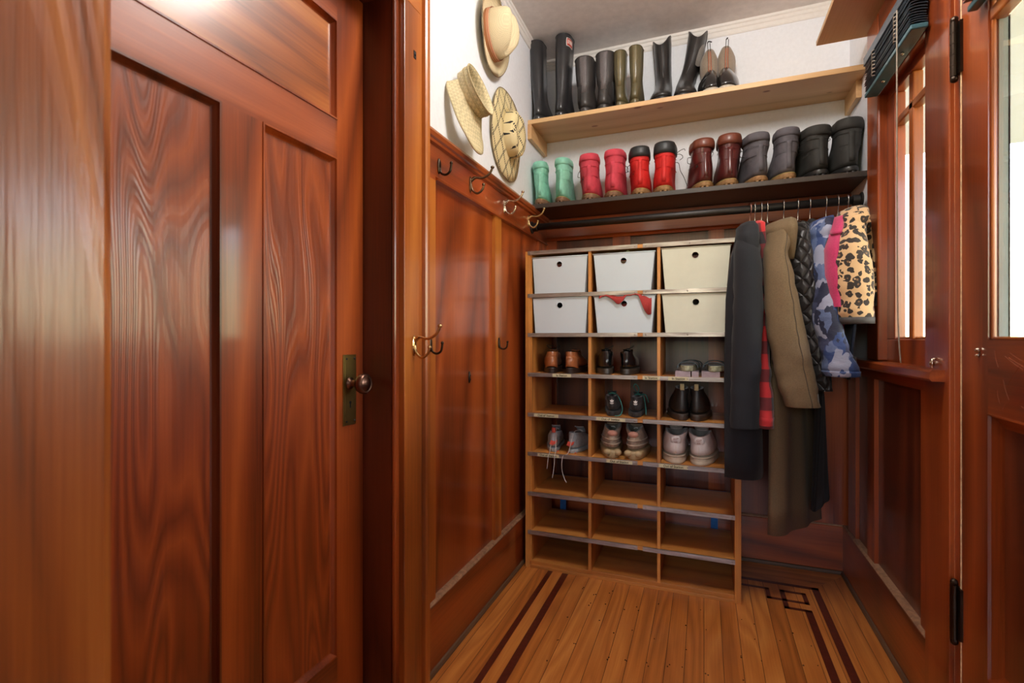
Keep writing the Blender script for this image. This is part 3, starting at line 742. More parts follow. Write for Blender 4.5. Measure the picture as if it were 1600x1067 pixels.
    if 'tab' in P:
        yy, za, zb, hw = P['tab']; g = BM(); rows = []
        for j in range(9):
            a = PI*j/8; rows.append([Vector((xx, yy-.006*math.cos(a), za+(zb-za)*math.sin(a))) for xx in (-hw, hw)])
        g.loft(rows, False, False, closed=False); o = obj('pull_tab', g, M['tab'], t, smooth=True); sm = o.modifiers.new('s', 'SOLIDIFY'); sm.thickness = .0015
    for fn in P.get('extra', []): fn(t, P, side)
    return t

def boot_secs(L, W, H, ank=.0, lean=0, z0=.03):
    return [(z0-.002, z0-.002, -.001, L, W*.98, .80), (z0+.02, z0+.016, -.004, L+.001, W*1.0, .80), (z0+.042, z0+.034, -.004, L*.985, W*.97, .82),
            (z0+.066, z0+.056, -.001, L*.88, W*.93, .86), (z0+.092, z0+.098, .001, L*.66, W*.88, .92), (z0+.120, z0+.134, .001, L*.52, W*.86, .96),
            (H*.80, H*.83, -.001, L*.47, W*.88+ank, .98), (H, H*1.02, -.005, L*.49, W*.90+ank, 1.0)]
gum = plain('gum_rubber', (150, 112, 72), .7, 0, 0, 0, .08, 60, .2); gumdark = plain('gum_rubber_dark', (128, 94, 70), .75, 0, 0, 0, .08, 60, .2)
blk_rub = plain('rubber_black', (34, 33, 33), .42, 0, .1, 0, .05, 30, .1)
lin_dark = cloth('lining_dark', (40, 36, 34)); lin_grey = cloth('lining_grey', (120, 116, 110))
lace_blk = plain('lace_black', (28, 26, 26), .8); lace_wht = plain('lace_white', (205, 200, 195), .8)
def boot(px, col, collar_m, sole_m, label, W, H, L=.27, rot=0, side=1, cat='boot', fold=.007, loose=None, stitch=True, yb=2.352, coll=(.018, .016, .004), zshelf=Z2, **kw):
    p = at('Y', yb, px, 300); P = dict(L=L, W=W, heel=.030, lug=.009, mats=dict(sole=sole_m, upper=col, lining=lin_dark, collar=collar_m, lace=lace_blk, stitch=plain('stitch_cream', (190, 170, 110), .7)),
        secs=boot_secs(L, W, H-.02), fold=fold, backstay=True, collar=coll, laces=(L*.60, .115, L*.50, H-.03, 5, .020), stitch=stitch, ldepth=.10)
    P['tongue'] = (L*.56, .12, L*.50, H+.012, .030)
    if loose: P['loose'] = loose
    P.update(kw)
    return make_footwear('boot', cat, label, P, (p.x, yb, zshelf), rot, 'lace-up boots on the dark lower shelf', side)
teal = leather('leather_teal', (134, 200, 176), .6, .03); pink = leather('leather_pink', (196, 62, 78), .8, 0)
redl = leather('leather_red', (198, 30, 26), .68, .02); burg = leather('leather_burgundy', (84, 34, 32), .28, .4)
burg2 = leather('leather_brown_collar', (104, 50, 32), .5); greyl = leather('leather_slate', (88, 84, 90), .78, 0); blkl = leather('leather_black', (44, 43, 40), .75, .0)
blks = leather('leather_black_soft', (36, 38, 40), .5, .05)
curl = [[(.03, .12, .19), (.055, .10, .20), (.075, .07, .185), (.08, .05, .165), (.066, .05, .155)], [(.03, .13, .19), (.06, .11, .215), (.085, .08, .215), (.09, .06, .200)], [(.03, .13, .17), (.06, .07, .15), (.07, .03, .10), (.085, .0, .06), (.10, -.02, .012)]]
side_l = lambda s: [[(s*.03, .12, .18), (s*.055, .10, .17), (s*.06, .08, .14), (s*.05, .06, .13)]]
boot(843, teal, teal, gumdark, 'mint green lace-up boot at the left end of the lower shelf', .0455, .222, rot=.20, fold=.006)
boot(876, teal, teal, gumdark, 'mint green lace-up boot next to a coral pink boot', .0465, .226, rot=.04, side=-1, fold=.006)
boot(920, pink, pink, gumdark, 'coral pink lace-up boot next to a mint green boot', .057, .228, rot=.14, loose=side_l(-1))
boot(957.5, pink, pink, gumdark, 'coral pink lace-up boot next to a bright red boot', .057, .232, rot=.02, side=-1, loose=side_l(1))
boot(1000, redl, blks, gum, 'bright red boot with black collar next to a pink boot', .055, .228, rot=.12, coll=(.030, .018, .005), loose=side_l(-1))
boot(1037.5, redl, blks, gum, 'bright red boot with black collar and a dangling curled lace', .057, .232, rot=.03, side=-1, coll=(.032, .020, .006), loose=curl)
boot(1103, burg, burg2, gum, 'burgundy leather boot nearer the red boots, toe turned left', .055, .226, rot=.24, coll=(.026, .016, .006), fold=.011, loose=side_l(-1))
boot(1141, burg, burg2, gum, 'burgundy leather boot beside the slate grey boots', .058, .230, rot=.05, side=-1, coll=(.026, .018, .006), fold=.009)
boot(1189, greyl, greyl, gum, 'slate grey boot beside the burgundy boots, toe turned left', .056, .222, rot=.22, stitch=False, coll=(.022, .014, .005), fold=.011, loose=side_l(-1))
boot(1233, greyl, greyl, gum, 'slate grey boot beside the black boots', .057, .226, rot=.06, side=-1, coll=(.020, .014, .004), fold=.005)
boot(1284, blkl, blkl, blk_rub, 'black lace-up boot beside the slate grey boots', .060, .222, rot=.20, stitch=False, coll=(.030, .010, .005), fold=.011, loose=side_l(-1))
boot(1331, blkl, blkl, blk_rub, 'black lace-up boot at the right end of the lower shelf', .060, .232, rot=.04, stitch=False, side=-1, coll=(.030, .014, .005), fold=.005)

# tall boots on the pine shelf
def welly(px, H, W, label, mat, stripe=None, lean=(0, 0), rot=0, side=1, yb=2.358, tw=1.0, extra=None):
    L = W*5.4; p = at('Y', yb, px, 150); z0 = .028; lx = lean[0]
    secs = [(z0-.002, z0-.002, -.001, L, W*.96, .8), (z0+.02, z0+.016, -.003, L, W*.98, .8), (z0+.05, z0+.03, -.001, L*.95, W*.93, .84), (z0+.075, z0+.07, .004, L*.62, W*.80, .9),
            (z0+.11, z0+.12, .006, L*.46, W*.74, .95), (H*.55, H*.56, .002, L*.45, W*.80*tw, 1), (H*.8, H*.8, -.003, L*.47, W*.86*tw, 1), (H*.97, H*.98, -.004, L*.48, W*.88*tw, 1), (H, H*1.01, -.004, L*.48, W*.86*tw, 1)]
    secs = [tuple(q)+(0, lx*max(0, q[0]-.1)) for q in secs]
    ex = list(extra or [])
    if stripe:
        def st(t, P, sd):
            g = BM(); rows = []
            for q in secs[3:]:
                rg = ring(q, 36, sd); rows.append([rg[k % 36]+Vector((0, -.0012, 0)) for k in (-2, -1, 0, 1, 2)])
            g.loft(rows, False, False, closed=False); o = obj('back_stripe', g, stripe, t, smooth=True); s_ = o.modifiers.new('s', 'SOLIDIFY'); s_.thickness = .0012
        ex.append(st)
    def rimf(t, P, sd):
        g = BM(); rg = ring(secs[-1], 36, sd); g.tube(rg+[rg[0]], .0022, 6, caps=False); obj('top_rim', g, mat, t, smooth=True)
    ex.append(rimf)
    P = dict(L=L, W=W, heel=.028, lug=.006, mats=dict(sole=mat, upper=mat, lining=lin_dark), secs=secs, ldepth=.2, extra=ex)
    return make_footwear('rubber_boot', 'rubber boot', label, P, (p.x, yb, Z1), rot, 'tall boots on the pine shelf', side)
wb = plain('welly_black', (46, 46, 48), .3, 0, .3, 0, .04, 12, .1); wg = plain('welly_grey', (58, 54, 52), .45, 0, .1, 0, .04, 12, .1)
wgs = plain('welly_stripe', (98, 92, 92), .5); wo = plain('welly_olive', (92, 84, 58), .35, 0, .25, 0, .04, 12, .1); wos = plain('welly_olive_light', (108, 98, 68), .4, 0, .2)
def badge(t, P, sd):
    r = bpy.data.materials.get('badge_red') or plain('badge_red', (190, 60, 44), .5)
    q = P['secs'][-2]; zc = q[0]-.022
    def patch(z0, z1, k0, k1, out, mat, par, name):
        g = BM(); rows = []
        for j in range(5):
            f = j/4; zz = z0+(z1-z0)*f; r0, r1 = ring(P['secs'][-3], 36, sd), ring(q, 36, sd); u = (zz-P['secs'][-3][0])/(q[0]-P['secs'][-3][0]); row = []
            ins = 1.0-.5*abs(2*f-1)**3*min(1, (k1-k0)/4)
            km = (k0+k1)/2; hk = (k1-k0)/2*(.86+.14*ins)
            for i in range(9):
                kk = km+hk*(i/4-1); i0 = int(math.floor(kk)); fr = kk-i0
                pt = lambda r: r[i0 % 36].lerp(r[(i0+1) % 36], fr)
                v = pt(r0).lerp(pt(r1), u); c = Vector((0, (q[2]+q[3])/2, v.z)); d = (v-c).normalized(); v = v+d*out; v.z = zz; row.append(v)
            rows.append(row)
        g.loft(rows, False, False, closed=False); o = obj(name, g, mat, par, smooth=True); m_ = o.modifiers.new('s', 'SOLIDIFY'); m_.thickness = .0012
        return o
    o = patch(zc-.024, zc+.016, 3.2, 8.6, .0012, trimw, t, 'badge'); o['label'] = 'white edged red badge'
    patch(zc-.021, zc+.013, 3.6, 8.2, .0024, r, o, 'badge_field')
    for k0, k1 in ((4.1, 4.5), (4.9, 5.3), (5.7, 6.0), (6.3, 6.7), (7.1, 7.5)): patch(zc-.013, zc+.006, k0, k1, .0034, trimw, o, 'badge_lettering')
def buckle(t, P, sd):
    g = BM(); W = P['W']; zc = P['secs'][-1][0]-.06
    g.box(-W*.9, -W*.80, .02, .045, zc-.022, zc+.022); obj('buckle', g, nickel, t, bevel=.002)
welly(838.5, .405, .049, 'tall black rubber boot at the left end of the pine shelf', wb, lean=(-.04, 0), extra=[buckle])
welly(874, .408, .051, 'tall black rubber boot with a red badge near its top', wb, lean=(.03, 0), side=-1, extra=[badge])
welly(912, .275, .054, 'dark brown rubber boot with grey back stripe, beside the tall black boots', wg, stripe=wgs, tw=1.12, lean=(-.03, 0))
welly(942, .278, .054, 'dark brown rubber boot with grey back stripe, beside the olive boots', wg, stripe=wgs, tw=1.14, side=-1, lean=(.02, 0))
welly(967.5, .268, .037, 'narrow olive rubber boot beside the dark brown boots', wo, stripe=wos, tw=1.05)
welly(991.5, .276, .037, 'narrow olive rubber boot beside the black western boots', wo, stripe=wos, tw=1.05, side=-1)

def western(px, label, lean, rot, side=1, yb=2.37, tilt=0):
    L, W, H = .28, .059, .368; p = at('Y', yb, px, 130); z0 = .022
    secs = [(z0-.002, z0-.002, 0, L, W*.98, .8), (z0+.02, z0+.014, -.002, L, W, .8), (z0+.045, z0+.030, -.002, L*.96, W*.95, .84), (z0+.07, z0+.052, 0, L*.86, W*.86, .88),
            (z0+.10, z0+.10, .003, L*.62, W*.76, .92), (z0+.135, z0+.15, .005, L*.48, W*.68, .95), (.22, .22, .003, L*.45, W*.66, 1), (.28, .28, 0, L*.47, W*.70, 1, .012), (H-.04, H-.04, -.002, L*.48, W*.76, 1, .045), (H-.028, H-.028, -.002, L*.48, W*.75, 1, .06)]
    secs = [tuple(q)+((0,) if len(q) == 6 else ())+(lean*max(0, q[0]-.12),) for q in secs]
    P = dict(L=L, W=W, heel=.022, mats=dict(sole=blk_rub, upper=leather('leather_western', (44, 42, 41), .36, .2), lining=lin_grey), secs=secs, fold=.004, ldepth=.12)
    def shaft(t, P_, sd):
        g = BM()
        for s_ in (-1, 1):
            pts = []
            for q in secs[5:]:
                rg = ring(q, 36, sd); pts.append(rg[9 if s_ > 0 else 27]+Vector((s_*.001, 0, 0)))
            g.tube(pts, .0022, 6)
        rg = ring(secs[-1], 36, sd); g.tube(rg+[rg[0]], .0022, 6, caps=False)
        obj('piping', g, leather('leather_piping', (66, 62, 60), .4), t, smooth=True)
        g = BM(); pts = [ring(q, 36, sd)[18]+Vector((0, .001, 0)) for q in secs[5:]]; g.tube(pts, .0024, 6); obj('front_seam', g, leather('leather_piping', (66, 62, 60), .4), t, smooth=True)
    P['extra'] = [shaft]
    y = yb+L*math.cos(rot)*.98
    return make_footwear('western_boot', 'western boot', label, P, (p.x-math.sin(rot)*0, y, Z1), PI+rot, 'tall boots on the pine shelf', side)
western(1032, 'black pull-on western boot with notched top, toe to the room, beside olive boots', .05, 0)
western(1068, 'black pull-on western boot with notched top, leaning right beside the felt duck boots', -.28, 0, -1)
felt = cloth('felt_taupe', (146, 130, 112)); patent = plain('rubber_gloss', (30, 29, 29), .16, 0, .6, 0, .03, 12, .03); whites = plain('rubber_cream', (186, 176, 158), .6, 0, 0, 0, .06, 50, .1)
pipe = plain('piping_orange', (176, 110, 84), .6)
def duck(px, label, side, yb=2.372, rot=0):
    L, W = .235, .052; p = at('Y', yb, px, 120); z0 = .026
    secs = [(z0-.002, z0-.002, 0, L, W*.97, .82), (z0+.02, z0+.012, -.001, L, W*.98, .82), (z0+.050, z0+.036, -.001, L*.975, W*.95, .86), (z0+.075, z0+.066, .0, L*.90, W*.86, .88), (z0+.09, z0+.098, .002, L*.76, W*.74, .92), (z0+.10, z0+.118, .004, L*.67, W*.62, .94)]
    P = dict(L=L, W=W, heel=.026, lug=0, welt=.005, mats=dict(sole=whites, upper=patent, lining=lin_grey), secs=secs, ldepth=.03)
    def shaft(t, P_, sd):
        rr = [ring(q, 36, sd) for q in [(.10, .12, .003, L*.62, W*.68, .95), (.14, .145, .004, L*.60, W*.70, 1), (.18, .185, .0, L*.56, W*.84, 1), (.22, .235, -.004, L*.48, W*.84, 1), (.24, .27, -.002, L*.44, W*.55, 1)]]
        g = BM().loft(rr, False, False); o = obj('felt_shaft', g, felt, t, smooth=True, sub=1); s_ = o.modifiers.new('s', 'SOLIDIFY'); s_.thickness = .005
        g = BM(); h = BM()
        for s2 in (-1, 1):
            pts = smoothpath([(s2*.007, L*.69, z0+.104), (s2*.0065, L*.65, .165), (s2*.006, L*.60, .21), (s2*.005+.003*sd, L*.54, .285)], 5); g.tube(pts, .0016, 6)
            h.tube([(q.x-s2*.0016, q.y+.0006, q.z) for q in pts[:-3]], .0022, 6)
        g.tube(smoothpath([(.005+.003*sd, L*.54, .285), (.004*sd, L*.53, .294), (-.004*sd-.006, L*.54, .288)], 5), .0026, 6)
        obj('front_cord', g, lace_blk, t, smooth=True); obj('orange_piping', h, pipe, t, smooth=True)
        g = BM(); g.tube(smoothpath([(-.03*sd, L*.4, .18), (-.058*sd, L*.45, .15), (-.062*sd, L*.5, .08), (-.050*sd, L*.62, .03)], 6), .0020, 6); obj('side_cord', g, plain('cord_grey', (110, 104, 96), .7), t, smooth=True)
    P['extra'] = [shaft]
    return make_footwear('duck_boot', 'boot', label, P, (p.x, yb+L, Z1), PI+rot, 'tall boots on the pine shelf', side)
duck(1106, 'duck boot with glossy black toe and taupe felt shaft, next to the western boots', 1, rot=.06)
duck(1139, 'duck boot with glossy black toe and taupe felt shaft, nearest the shelf right end', -1, rot=-.04)

# ------------------------------------------------------------------ low shoes in the pigeonholes
def low_secs(L, W, hh, z0, open_=.50, vamp=.07, dip=.0):
    return [(z0-.002, z0-.002, -.001, L, W*.97, .80), (z0+.018, z0+.014, -.004, L+.001, W, .80), (z0+.038, z0+.030, -.004, L*.98, W*.97, .82),
            (hh*.72, vamp*.80, 0, L*.82, W*.90, .88), (hh*.90, vamp*1.12, .005, L*.66, W*.80, .94), (hh, vamp*1.22, .010, L*open_+.011, W*.70, .98)]
GS = 'shoes in the pigeonholes'
def shoe(name, label, px, row, P, rot=0, side=1, yb=2.162, cat='shoe'):
    p = at('Y', yb, px, 600); return make_footwear(name, cat, label, P, (p.x, yb, ROWS[row]+.0002), rot, GS, side)
tan = leather('leather_tan', (160, 96, 58), .28, .3); darks = leather('heel_stack', (46, 34, 30), .35, .2)
blkp = leather('leather_patent', (20, 22, 24), .16, .6); olive_s = leather('sole_olive', (52, 46, 38), .5)
Pt = dict(welt=.001, L=.285, W=.045, heel=.026, sole_prof=[(0, 0), (.004, .0005), (.020, 0), (.024, .0015), (.026, 0)], mats=dict(sole=darks, upper=tan, lining=lin_dark, lace=lace_blk, counter=tan), secs=low_secs(.285, .044, .098, .026),
          laces=(.17, .088, .135, .103, 4, .016), loose=[[(.0, .14, .100), (-.03, .11, .122), (-.02, .08, .128), (.01, .10, .118)], [(.0, .14, .105), (.03, .10, .122), (.035, .06, .116), (.02, .04, .104)]], tongue=(.17, .080, .13, .104, .020), counter=(.032, .080, 5, .012))
shoe('dress_shoe', 'tan brogue with black heel, left one of the pair in the third row', 862, 5, Pt, .22, -1)
Pt2 = dict(Pt); Pt2['loose'] = []
shoe('dress_shoe', 'tan brogue with black heel, right one of the pair, turned a little outward', 889, 5, Pt2, .02, 1)
Pb = dict(welt=.001, L=.29, W=.047, heel=.026, sole_prof=[(0, 0), (.008, .0006), (.010, -.0006), (.017, .0006), (.019, -.0006), (.026, 0)], mats=dict(sole=olive_s, upper=blkp, lining=lin_dark, lace=lace_blk, counter=blkp), secs=low_secs(.29, .044, .102, .026),
          laces=(.17, .092, .135, .108, 4, .017), loose=[[(.0, .14, .108), (.03, .09, .125), (.02, .04, .115)]], tongue=(.17, .084, .13, .108, .022))
shoe('dress_shoe', 'glossy black lace-up shoe, left of the pair beside the tan brogues', 948, 5, Pb, .20, -1)
shoe('dress_shoe', 'glossy black lace-up shoe, right of the pair, turned a little outward', 978, 5, Pb, .08, 1)

# sandals lying on white lids
navy_s = plain('strap_navy', (58, 72, 78), .6, 0, 0, .2, .1, 60, .2); eva = plain('sandal_sole', (176, 176, 146), .8, 0, 0, 0, .16, 40, .3)
box_w = plain('lilac_card', (168, 152, 160), .6)
for i, (x0, x1, nm, lb) in enumerate(((-.112, -.052, 'slim_box', 'slim lilac grey box under the left sandal'), (-.047, -.020, 'slim_box', 'narrow lilac grey box between the sandals'), (-.009, .060, 'slim_box', 'slim lilac grey box under the right sandal'))):
    m = BM(); m.box(x0, x1, 2.166, 2.30, ROWS[5], ROWS[5]+.022); o = obj(nm, m, box_w, loc=((x0+x1)/2, 2.166, ROWS[5]), world=True, bevel=.001); tag(o, lb, 'box', 'slim boxes under the sandals')
def sandal(cx, label, side, rot):
    z = ROWS[5]+.0225; t = thing('sandal', label, 'sandal', (cx, 2.160, z), 'sandals on the slim boxes', (0, 0, rot))
    o0 = outline(.25, .041, 36, .82, 0, .86, side, .010); m = BM()
    m.loft([[Vector((x*k, .125+(y-.125)*k, zz)) for x, y in o0] for zz, k in ((0, .97), (.003, 1.0), (.012, 1.0), (.014, .985), (.021, .99), (.023, .96))])
    obj('footbed', m, eva, t, smooth=False)
    m = BM(); m.loft([[Vector((x*k, .125+(y-.125)*k, zz)) for x, y in o0] for zz, k in ((.0232, .95), (.0245, .93))]); obj('insole', m, lin_dark, t)
    for nm, y, h, w_ in (('strap', .075, .050, .022), ('strap', .165, .044, .022), ('heel_strap', .012, .040, .016)):
        m = BM(); rows = []
        for j in range(11):
            a = PI*j/10; rows.append([Vector((.0425*math.cos(a), y+dy+(.02*math.sin(a) if nm == 'heel_strap' else 0), .014+h*.62*math.sin(a)**.7)) for dy in (0, w_)])
        m.loft(rows, False, False, closed=False); o = obj(nm, m, navy_s, t, smooth=True); so = o.modifiers.new('s', 'SOLIDIFY'); so.thickness = .003
sandal(-.066, 'navy strapped sandal with pale sole lying on slim boxes, nearer the divider', -1, -.10)
sandal(.036, 'navy strapped sandal with pale sole on slim box, nearer the navy coat', 1, -.06)

# small black trainers with white leaf emblem
trn = plain('trainer_black', (38, 37, 38), .65, 0, 0, .1, .08, 120, .3); teal_l = plain('lace_teal', (52, 124, 116), .7)
def emblem(t, P, sd):
    """white three-leaf mark on the heel"""
    m = BM(); z = .062
    for ang, L_ in ((0, .0135), (.72, .0125), (-.72, .0125)):
        pts = [(0, 0), (.0030, .005), (.0022, .010), (0, 1), (-.0022, .010), (-.0030, .005)]
        q = []
        for a, b in pts:
            b = L_ if b == 1 else b*L_/.0135; q.append((a*math.cos(ang)+b*math.sin(ang), z+b*math.cos(ang)-a*math.sin(ang)))
        m.prism(q, 'Y', -.0052, -.0012)
    m.box(-.0085, .0085, -.0052, -.0012, z-.0045, z-.0022); m.box(-.0055, .0055, -.0052, -.0012, z-.008, z-.0062)
    o = obj('heel_emblem', m, trimw, t); o['label'] = 'white trefoil leaf emblem'
def trainer(px, label, rot, side, sole_c, loops, tilt):
    P = dict(L=.225, W=.036, heel=.022, mats=dict(sole=sole_c, upper=trn, lining=lin_dark, lace=teal_l, counter=trn), secs=low_secs(.225, .035, .086, .022), extra=[emblem],
             laces=(.13, .075, .10, .090, 4, .015), loose=loops, lace_r=.0022, tongue=(.13, .075, .09, .102, .02))
    return shoe('trainer', label, px, 4, P, rot, side, yb=2.185)
trainer(956, 'small black trainer with teal laces draped round its side', .16, 1, trn, [[(0, .09, .092), (.02, .02, .095), (.036, -.004, .07), (.045, -.008, .035), (.036, -.012, .008), (.012, -.014, .003)], [(0, .09, .09), (-.01, .03, .098), (.015, .01, .1)]], 0)
trainer(993, 'small black trainer with a lace loop standing up', .02, -1, trn, [[(0, .10, .095), (-.014, .06, .125), (-.004, .05, .140), (.008, .06, .120), (.002, .08, .098)], [(.01, .1, .09), (.035, .08, .09), (.05, .06, .06)], [(.01, .1, .09), (.03, .05, .085), (.04, .03, .04), (.042, .02, .012)]], 0)

# black ankle boots with pull tabs
ck = leather('leather_ankle_black', (40, 36, 34), .5, .1); cream = cloth('tab_cream', (190, 176, 130))
def ankle(px, label, rot, side):
    L, W = .265, .046; z0 = .026
    P = dict(L=L, W=W, heel=.026, mats=dict(sole=leather('sole_worn_dark', (62, 50, 42), .6), upper=ck, lining=lin_dark, tab=cream, stitch=plain('stitch_cream', (190, 170, 110), .7)),
        secs=[(z0-.002, z0-.002, -.001, L, W*.97, .8), (z0+.018, z0+.014, -.003, L, W, .8), (z0+.04, z0+.03, -.002, L*.97, W*.94, .82), (z0+.065, z0+.052, 0, L*.82, W*.80, .88), (z0+.085, z0+.085, .004, L*.60, W*.68, .94), (.118, .122, .006, L*.50, W*.62, 1), (.130, .136, .006, L*.48, W*.60, 1)],
        tab=(.008, .126, .152, .008), ldepth=.06)
    return shoe('ankle_boot', label, px, 4, P, rot, side, yb=2.175, cat='boot')
ankle(1066, 'plain black ankle boot with cream pull tab, left of its pair', .10, -1)
ankle(1088, 'plain black ankle boot with cream pull tab, right of its pair', -.05, 1)

# grey running spikes
spk = plain('runner_grey', (158, 164, 166), .55, 0, .05, .1, .07, 90, .3); orange = plain('runner_coral', (214, 84, 66), .5)
def runner(px, label, rot, side, loose, tabup):
    L, W = .255, .038
    P = dict(L=L, W=W, heel=.016, mats=dict(sole=spk, upper=spk, lining=lin_dark, lace=lace_wht, tab=orange, counter=orange), secs=low_secs(L, W, .092, .016, .5, .062), laces=(.15, .070, .11, .086, 5, .015), loose=loose, lace_r=.0016, tongue=(.15, .07, .10, .106, .02))
    if tabup: P['tab'] = (.008, .088, .110, .008)
    def mark(t, P_, sd):
        m = BM(); m.prism([(-.018, .036), (-.004, .031), (.014, .042), (.018, .056), (.002, .050), (-.012, .054)], 'Y', -.0066, -.002); o = obj('heel_mark', m, orange, t)
        for dx in (-.016, .002, .018):
            m = BM(); m.prism([(dx-.004, .0), (dx+.004, .0), (dx+.002, .004), (dx-.002, .004)], 'Y', .006, .014); obj('sole_stud', m, orange, t)
    P['extra'] = [mark]
    return shoe('running_shoe', label, px, 3, P, rot, side, yb=2.190)
zd = ROWS[3]
runner(865, 'grey running shoe with coral heel loop and long laces, at the divider far side', .18, -1, [[(.006, .13, .082), (.010, .04, .096), (.012, -.012, .06), (.012, -.028, .008), (.010, -.052, -.004), (.008, -.054, -.05), (.000, -.054, -.105)], [(-.01, .1, .08), (-.012, -.012, .03), (-.014, -.04, .004), (-.018, -.053, -.01), (-.024, -.054, -.065)]], True)
runner(892, 'grey running shoe with coral heel patch, turned outward, one lace hanging down', -.10, 1, [[(.006, .13, .082), (.008, .03, .095), (.006, -.010, .055), (-.002, -.030, .006), (-.020, -.050, -.006), (-.024, -.051, -.06), (-.012, -.054, -.10), (.000, -.056, -.118)]], False)

# chunky beige trainers and white trainers
beige = plain('runner_beige', (160, 140, 120), .65, 0, 0, .1, .08, 80, .3); beiget = plain('runner_salmon', (190, 136, 116), .65, 0, 0, .1, .05, 80, .3)
beiges = plain('runner_sole_sand', (176, 152, 112), .55, 0, 0, 0, .06, 30, .2); whl = plain('leather_white', (208, 196, 192), .5, 0, .05, 0, .03, 30, .15); wsole = plain('sole_offwhite', (190, 172, 150), .6, 0, 0, 0, .04, 40, .15)
lin_g = cloth('lining_green_grey', (96, 98, 84))
def chunky(px, label, rot, side):
    L, W = .285, .050
    secs = [(.036, .030, -.002, L, W*.97, .84), (.058, .046, -.004, L+.001, W*.97, .86), (.080, .062, 0, L*.93, W*.92, .88), (.100, .084, .006, L*.76, W*.82, .92), (.110, .104, .008, L*.62, W*.84, .98, .012), (.117, .116, .011, L*.54, W*.78, 1, .022)]
    def pods(t, P, sd):
        for sx in (-1, 1):
            m = BM(); m.ball((sx*.021, .008, .026), .018, 12, (1.0, .9, .82)); o = obj('heel_pod', m, beiges, t, smooth=True)
        m = BM(); m.ball((0, .008, .108), .022, 12, (1.0, .35, .62)); obj('heel_tab', m, beiget, t, smooth=True)
        for z, k in ((.062, 1.02), (.082, .96)):
            rg = ring((z, z-.01, -.006, L*.97, W*k, .86), 36, sd); m = BM(); m.tube([rg[q % 36] for q in range(-9, 10)], .0032, 6); obj('overlay_band', m, beige, t, smooth=True)
    P = dict(L=L, W=W, heel=.036, welt=.003, sole_prof=[(0, -.003), (.004, .001), (.018, .001), (.028, .003), (.036, -.001)], mats=dict(sole=beiges, upper=beige, lining=lin_g, lace=lace_wht, counter=beige), secs=secs, ldepth=.06, extra=[pods], laces=(.19, .088, .14, .112, 4, .02), tongue=(.18, .09, .13, .134, .026))
    return shoe('chunky_trainer', label, px, 3, P, rot, side, yb=2.160)
chunky(957, 'chunky beige trainer with salmon heel tab, left of its pair', .16, -1)
chunky(989, 'chunky beige trainer with salmon heel tab, right of its pair', .02, 1)
def white_tr(px, label, rot, side):
    L, W = .30, .062; z0 = .032
    secs = [(z0-.002, z0-.002, -.001, L, W*.97, .84), (z0+.02, z0+.014, -.003, L, W*.97, .86), (z0+.045, z0+.032, 0, L*.95, W*.93, .88), (z0+.066, z0+.055, .006, L*.78, W*.84, .92), (.108, .104, .009, L*.62, W*.84, .98, .010), (.116, .116, .013, L*.54, W*.78, 1, .018)]
    def bits(t, P, sd):
        m = BM(); m.ball((0, .010, .098), .021, 14, (1.0, .40, .92)); obj('heel_tab', m, whl, t, smooth=True)
        m = BM(); m.tube(smoothpath([(-.010, -.0005, .103), (-.004, -.0015, .101), (.011, -.0005, .107), (-.002, -.0018, .1065), (-.010, -.0005, .103)], 5), .0009, 6); o = obj('heel_logo', m, plain('logo_tan', (150, 110, 100), .6), t, smooth=True); o['label'] = 'small stitched tan outline mark'
        lettering('AIR', .009, plain('logo_tan', (150, 110, 100), .6), t, (0, -.0005, .090), 'heel_lettering')
        m = BM(); m.tube([(0, -.0045, .036), (0, -.0045, .055), (0, -.001, .077)], .001, 6); obj('heel_seam', m, wsole, t)
    P = dict(L=L, W=W, heel=z0, welt=.003, stitch=True, sole_prof=[(0, -.002), (.003, 0), (.012, .0005), (.013, -.0008), (.022, .0005), (z0, -.001)], mats=dict(sole=wsole, upper=whl, lining=lin_grey, lace=lace_wht, counter=whl, stitch=wsole), secs=secs, ldepth=.06, extra=[bits], tongue=(.19, .09, .14, .138, .028))
    return shoe('white_trainer', label, px, 3, P, rot, side, yb=2.160)
white_tr(1056, 'worn white leather trainer beside the divider', .04, -1)
white_tr(1092, 'worn white leather trainer nearer the navy coat', -.06, 1)

# ------------------------------------------------------------------ closet rod
RZ, RY = 1.597, 2.33
rod = thing('closet_rod', 'black iron closet rod running wall to wall under the dark shelf', 'clothes rail', (0, RY, RZ))
m = BM(); m.tube([(-.79, RY, RZ), (.58, RY, RZ)], .0165, 20); obj('tube', m, black_iron, rod, world=True, smooth=True)
for x0, sg in ((-.797, 1), (.583, -1)):
    m = BM(); Mx = Matrix.Translation((x0, RY, RZ)) @ Matrix.Rotation(sg*PI/2, 4, 'Y')
    m.lathe([(.001, 0), (.030, 0), (.030, .004), (.026, .007), (.021, .009), (.021, .030), (.019, .032), (.001, .032)], 24, Mx); obj('flange', m, black_iron, rod, world=True)

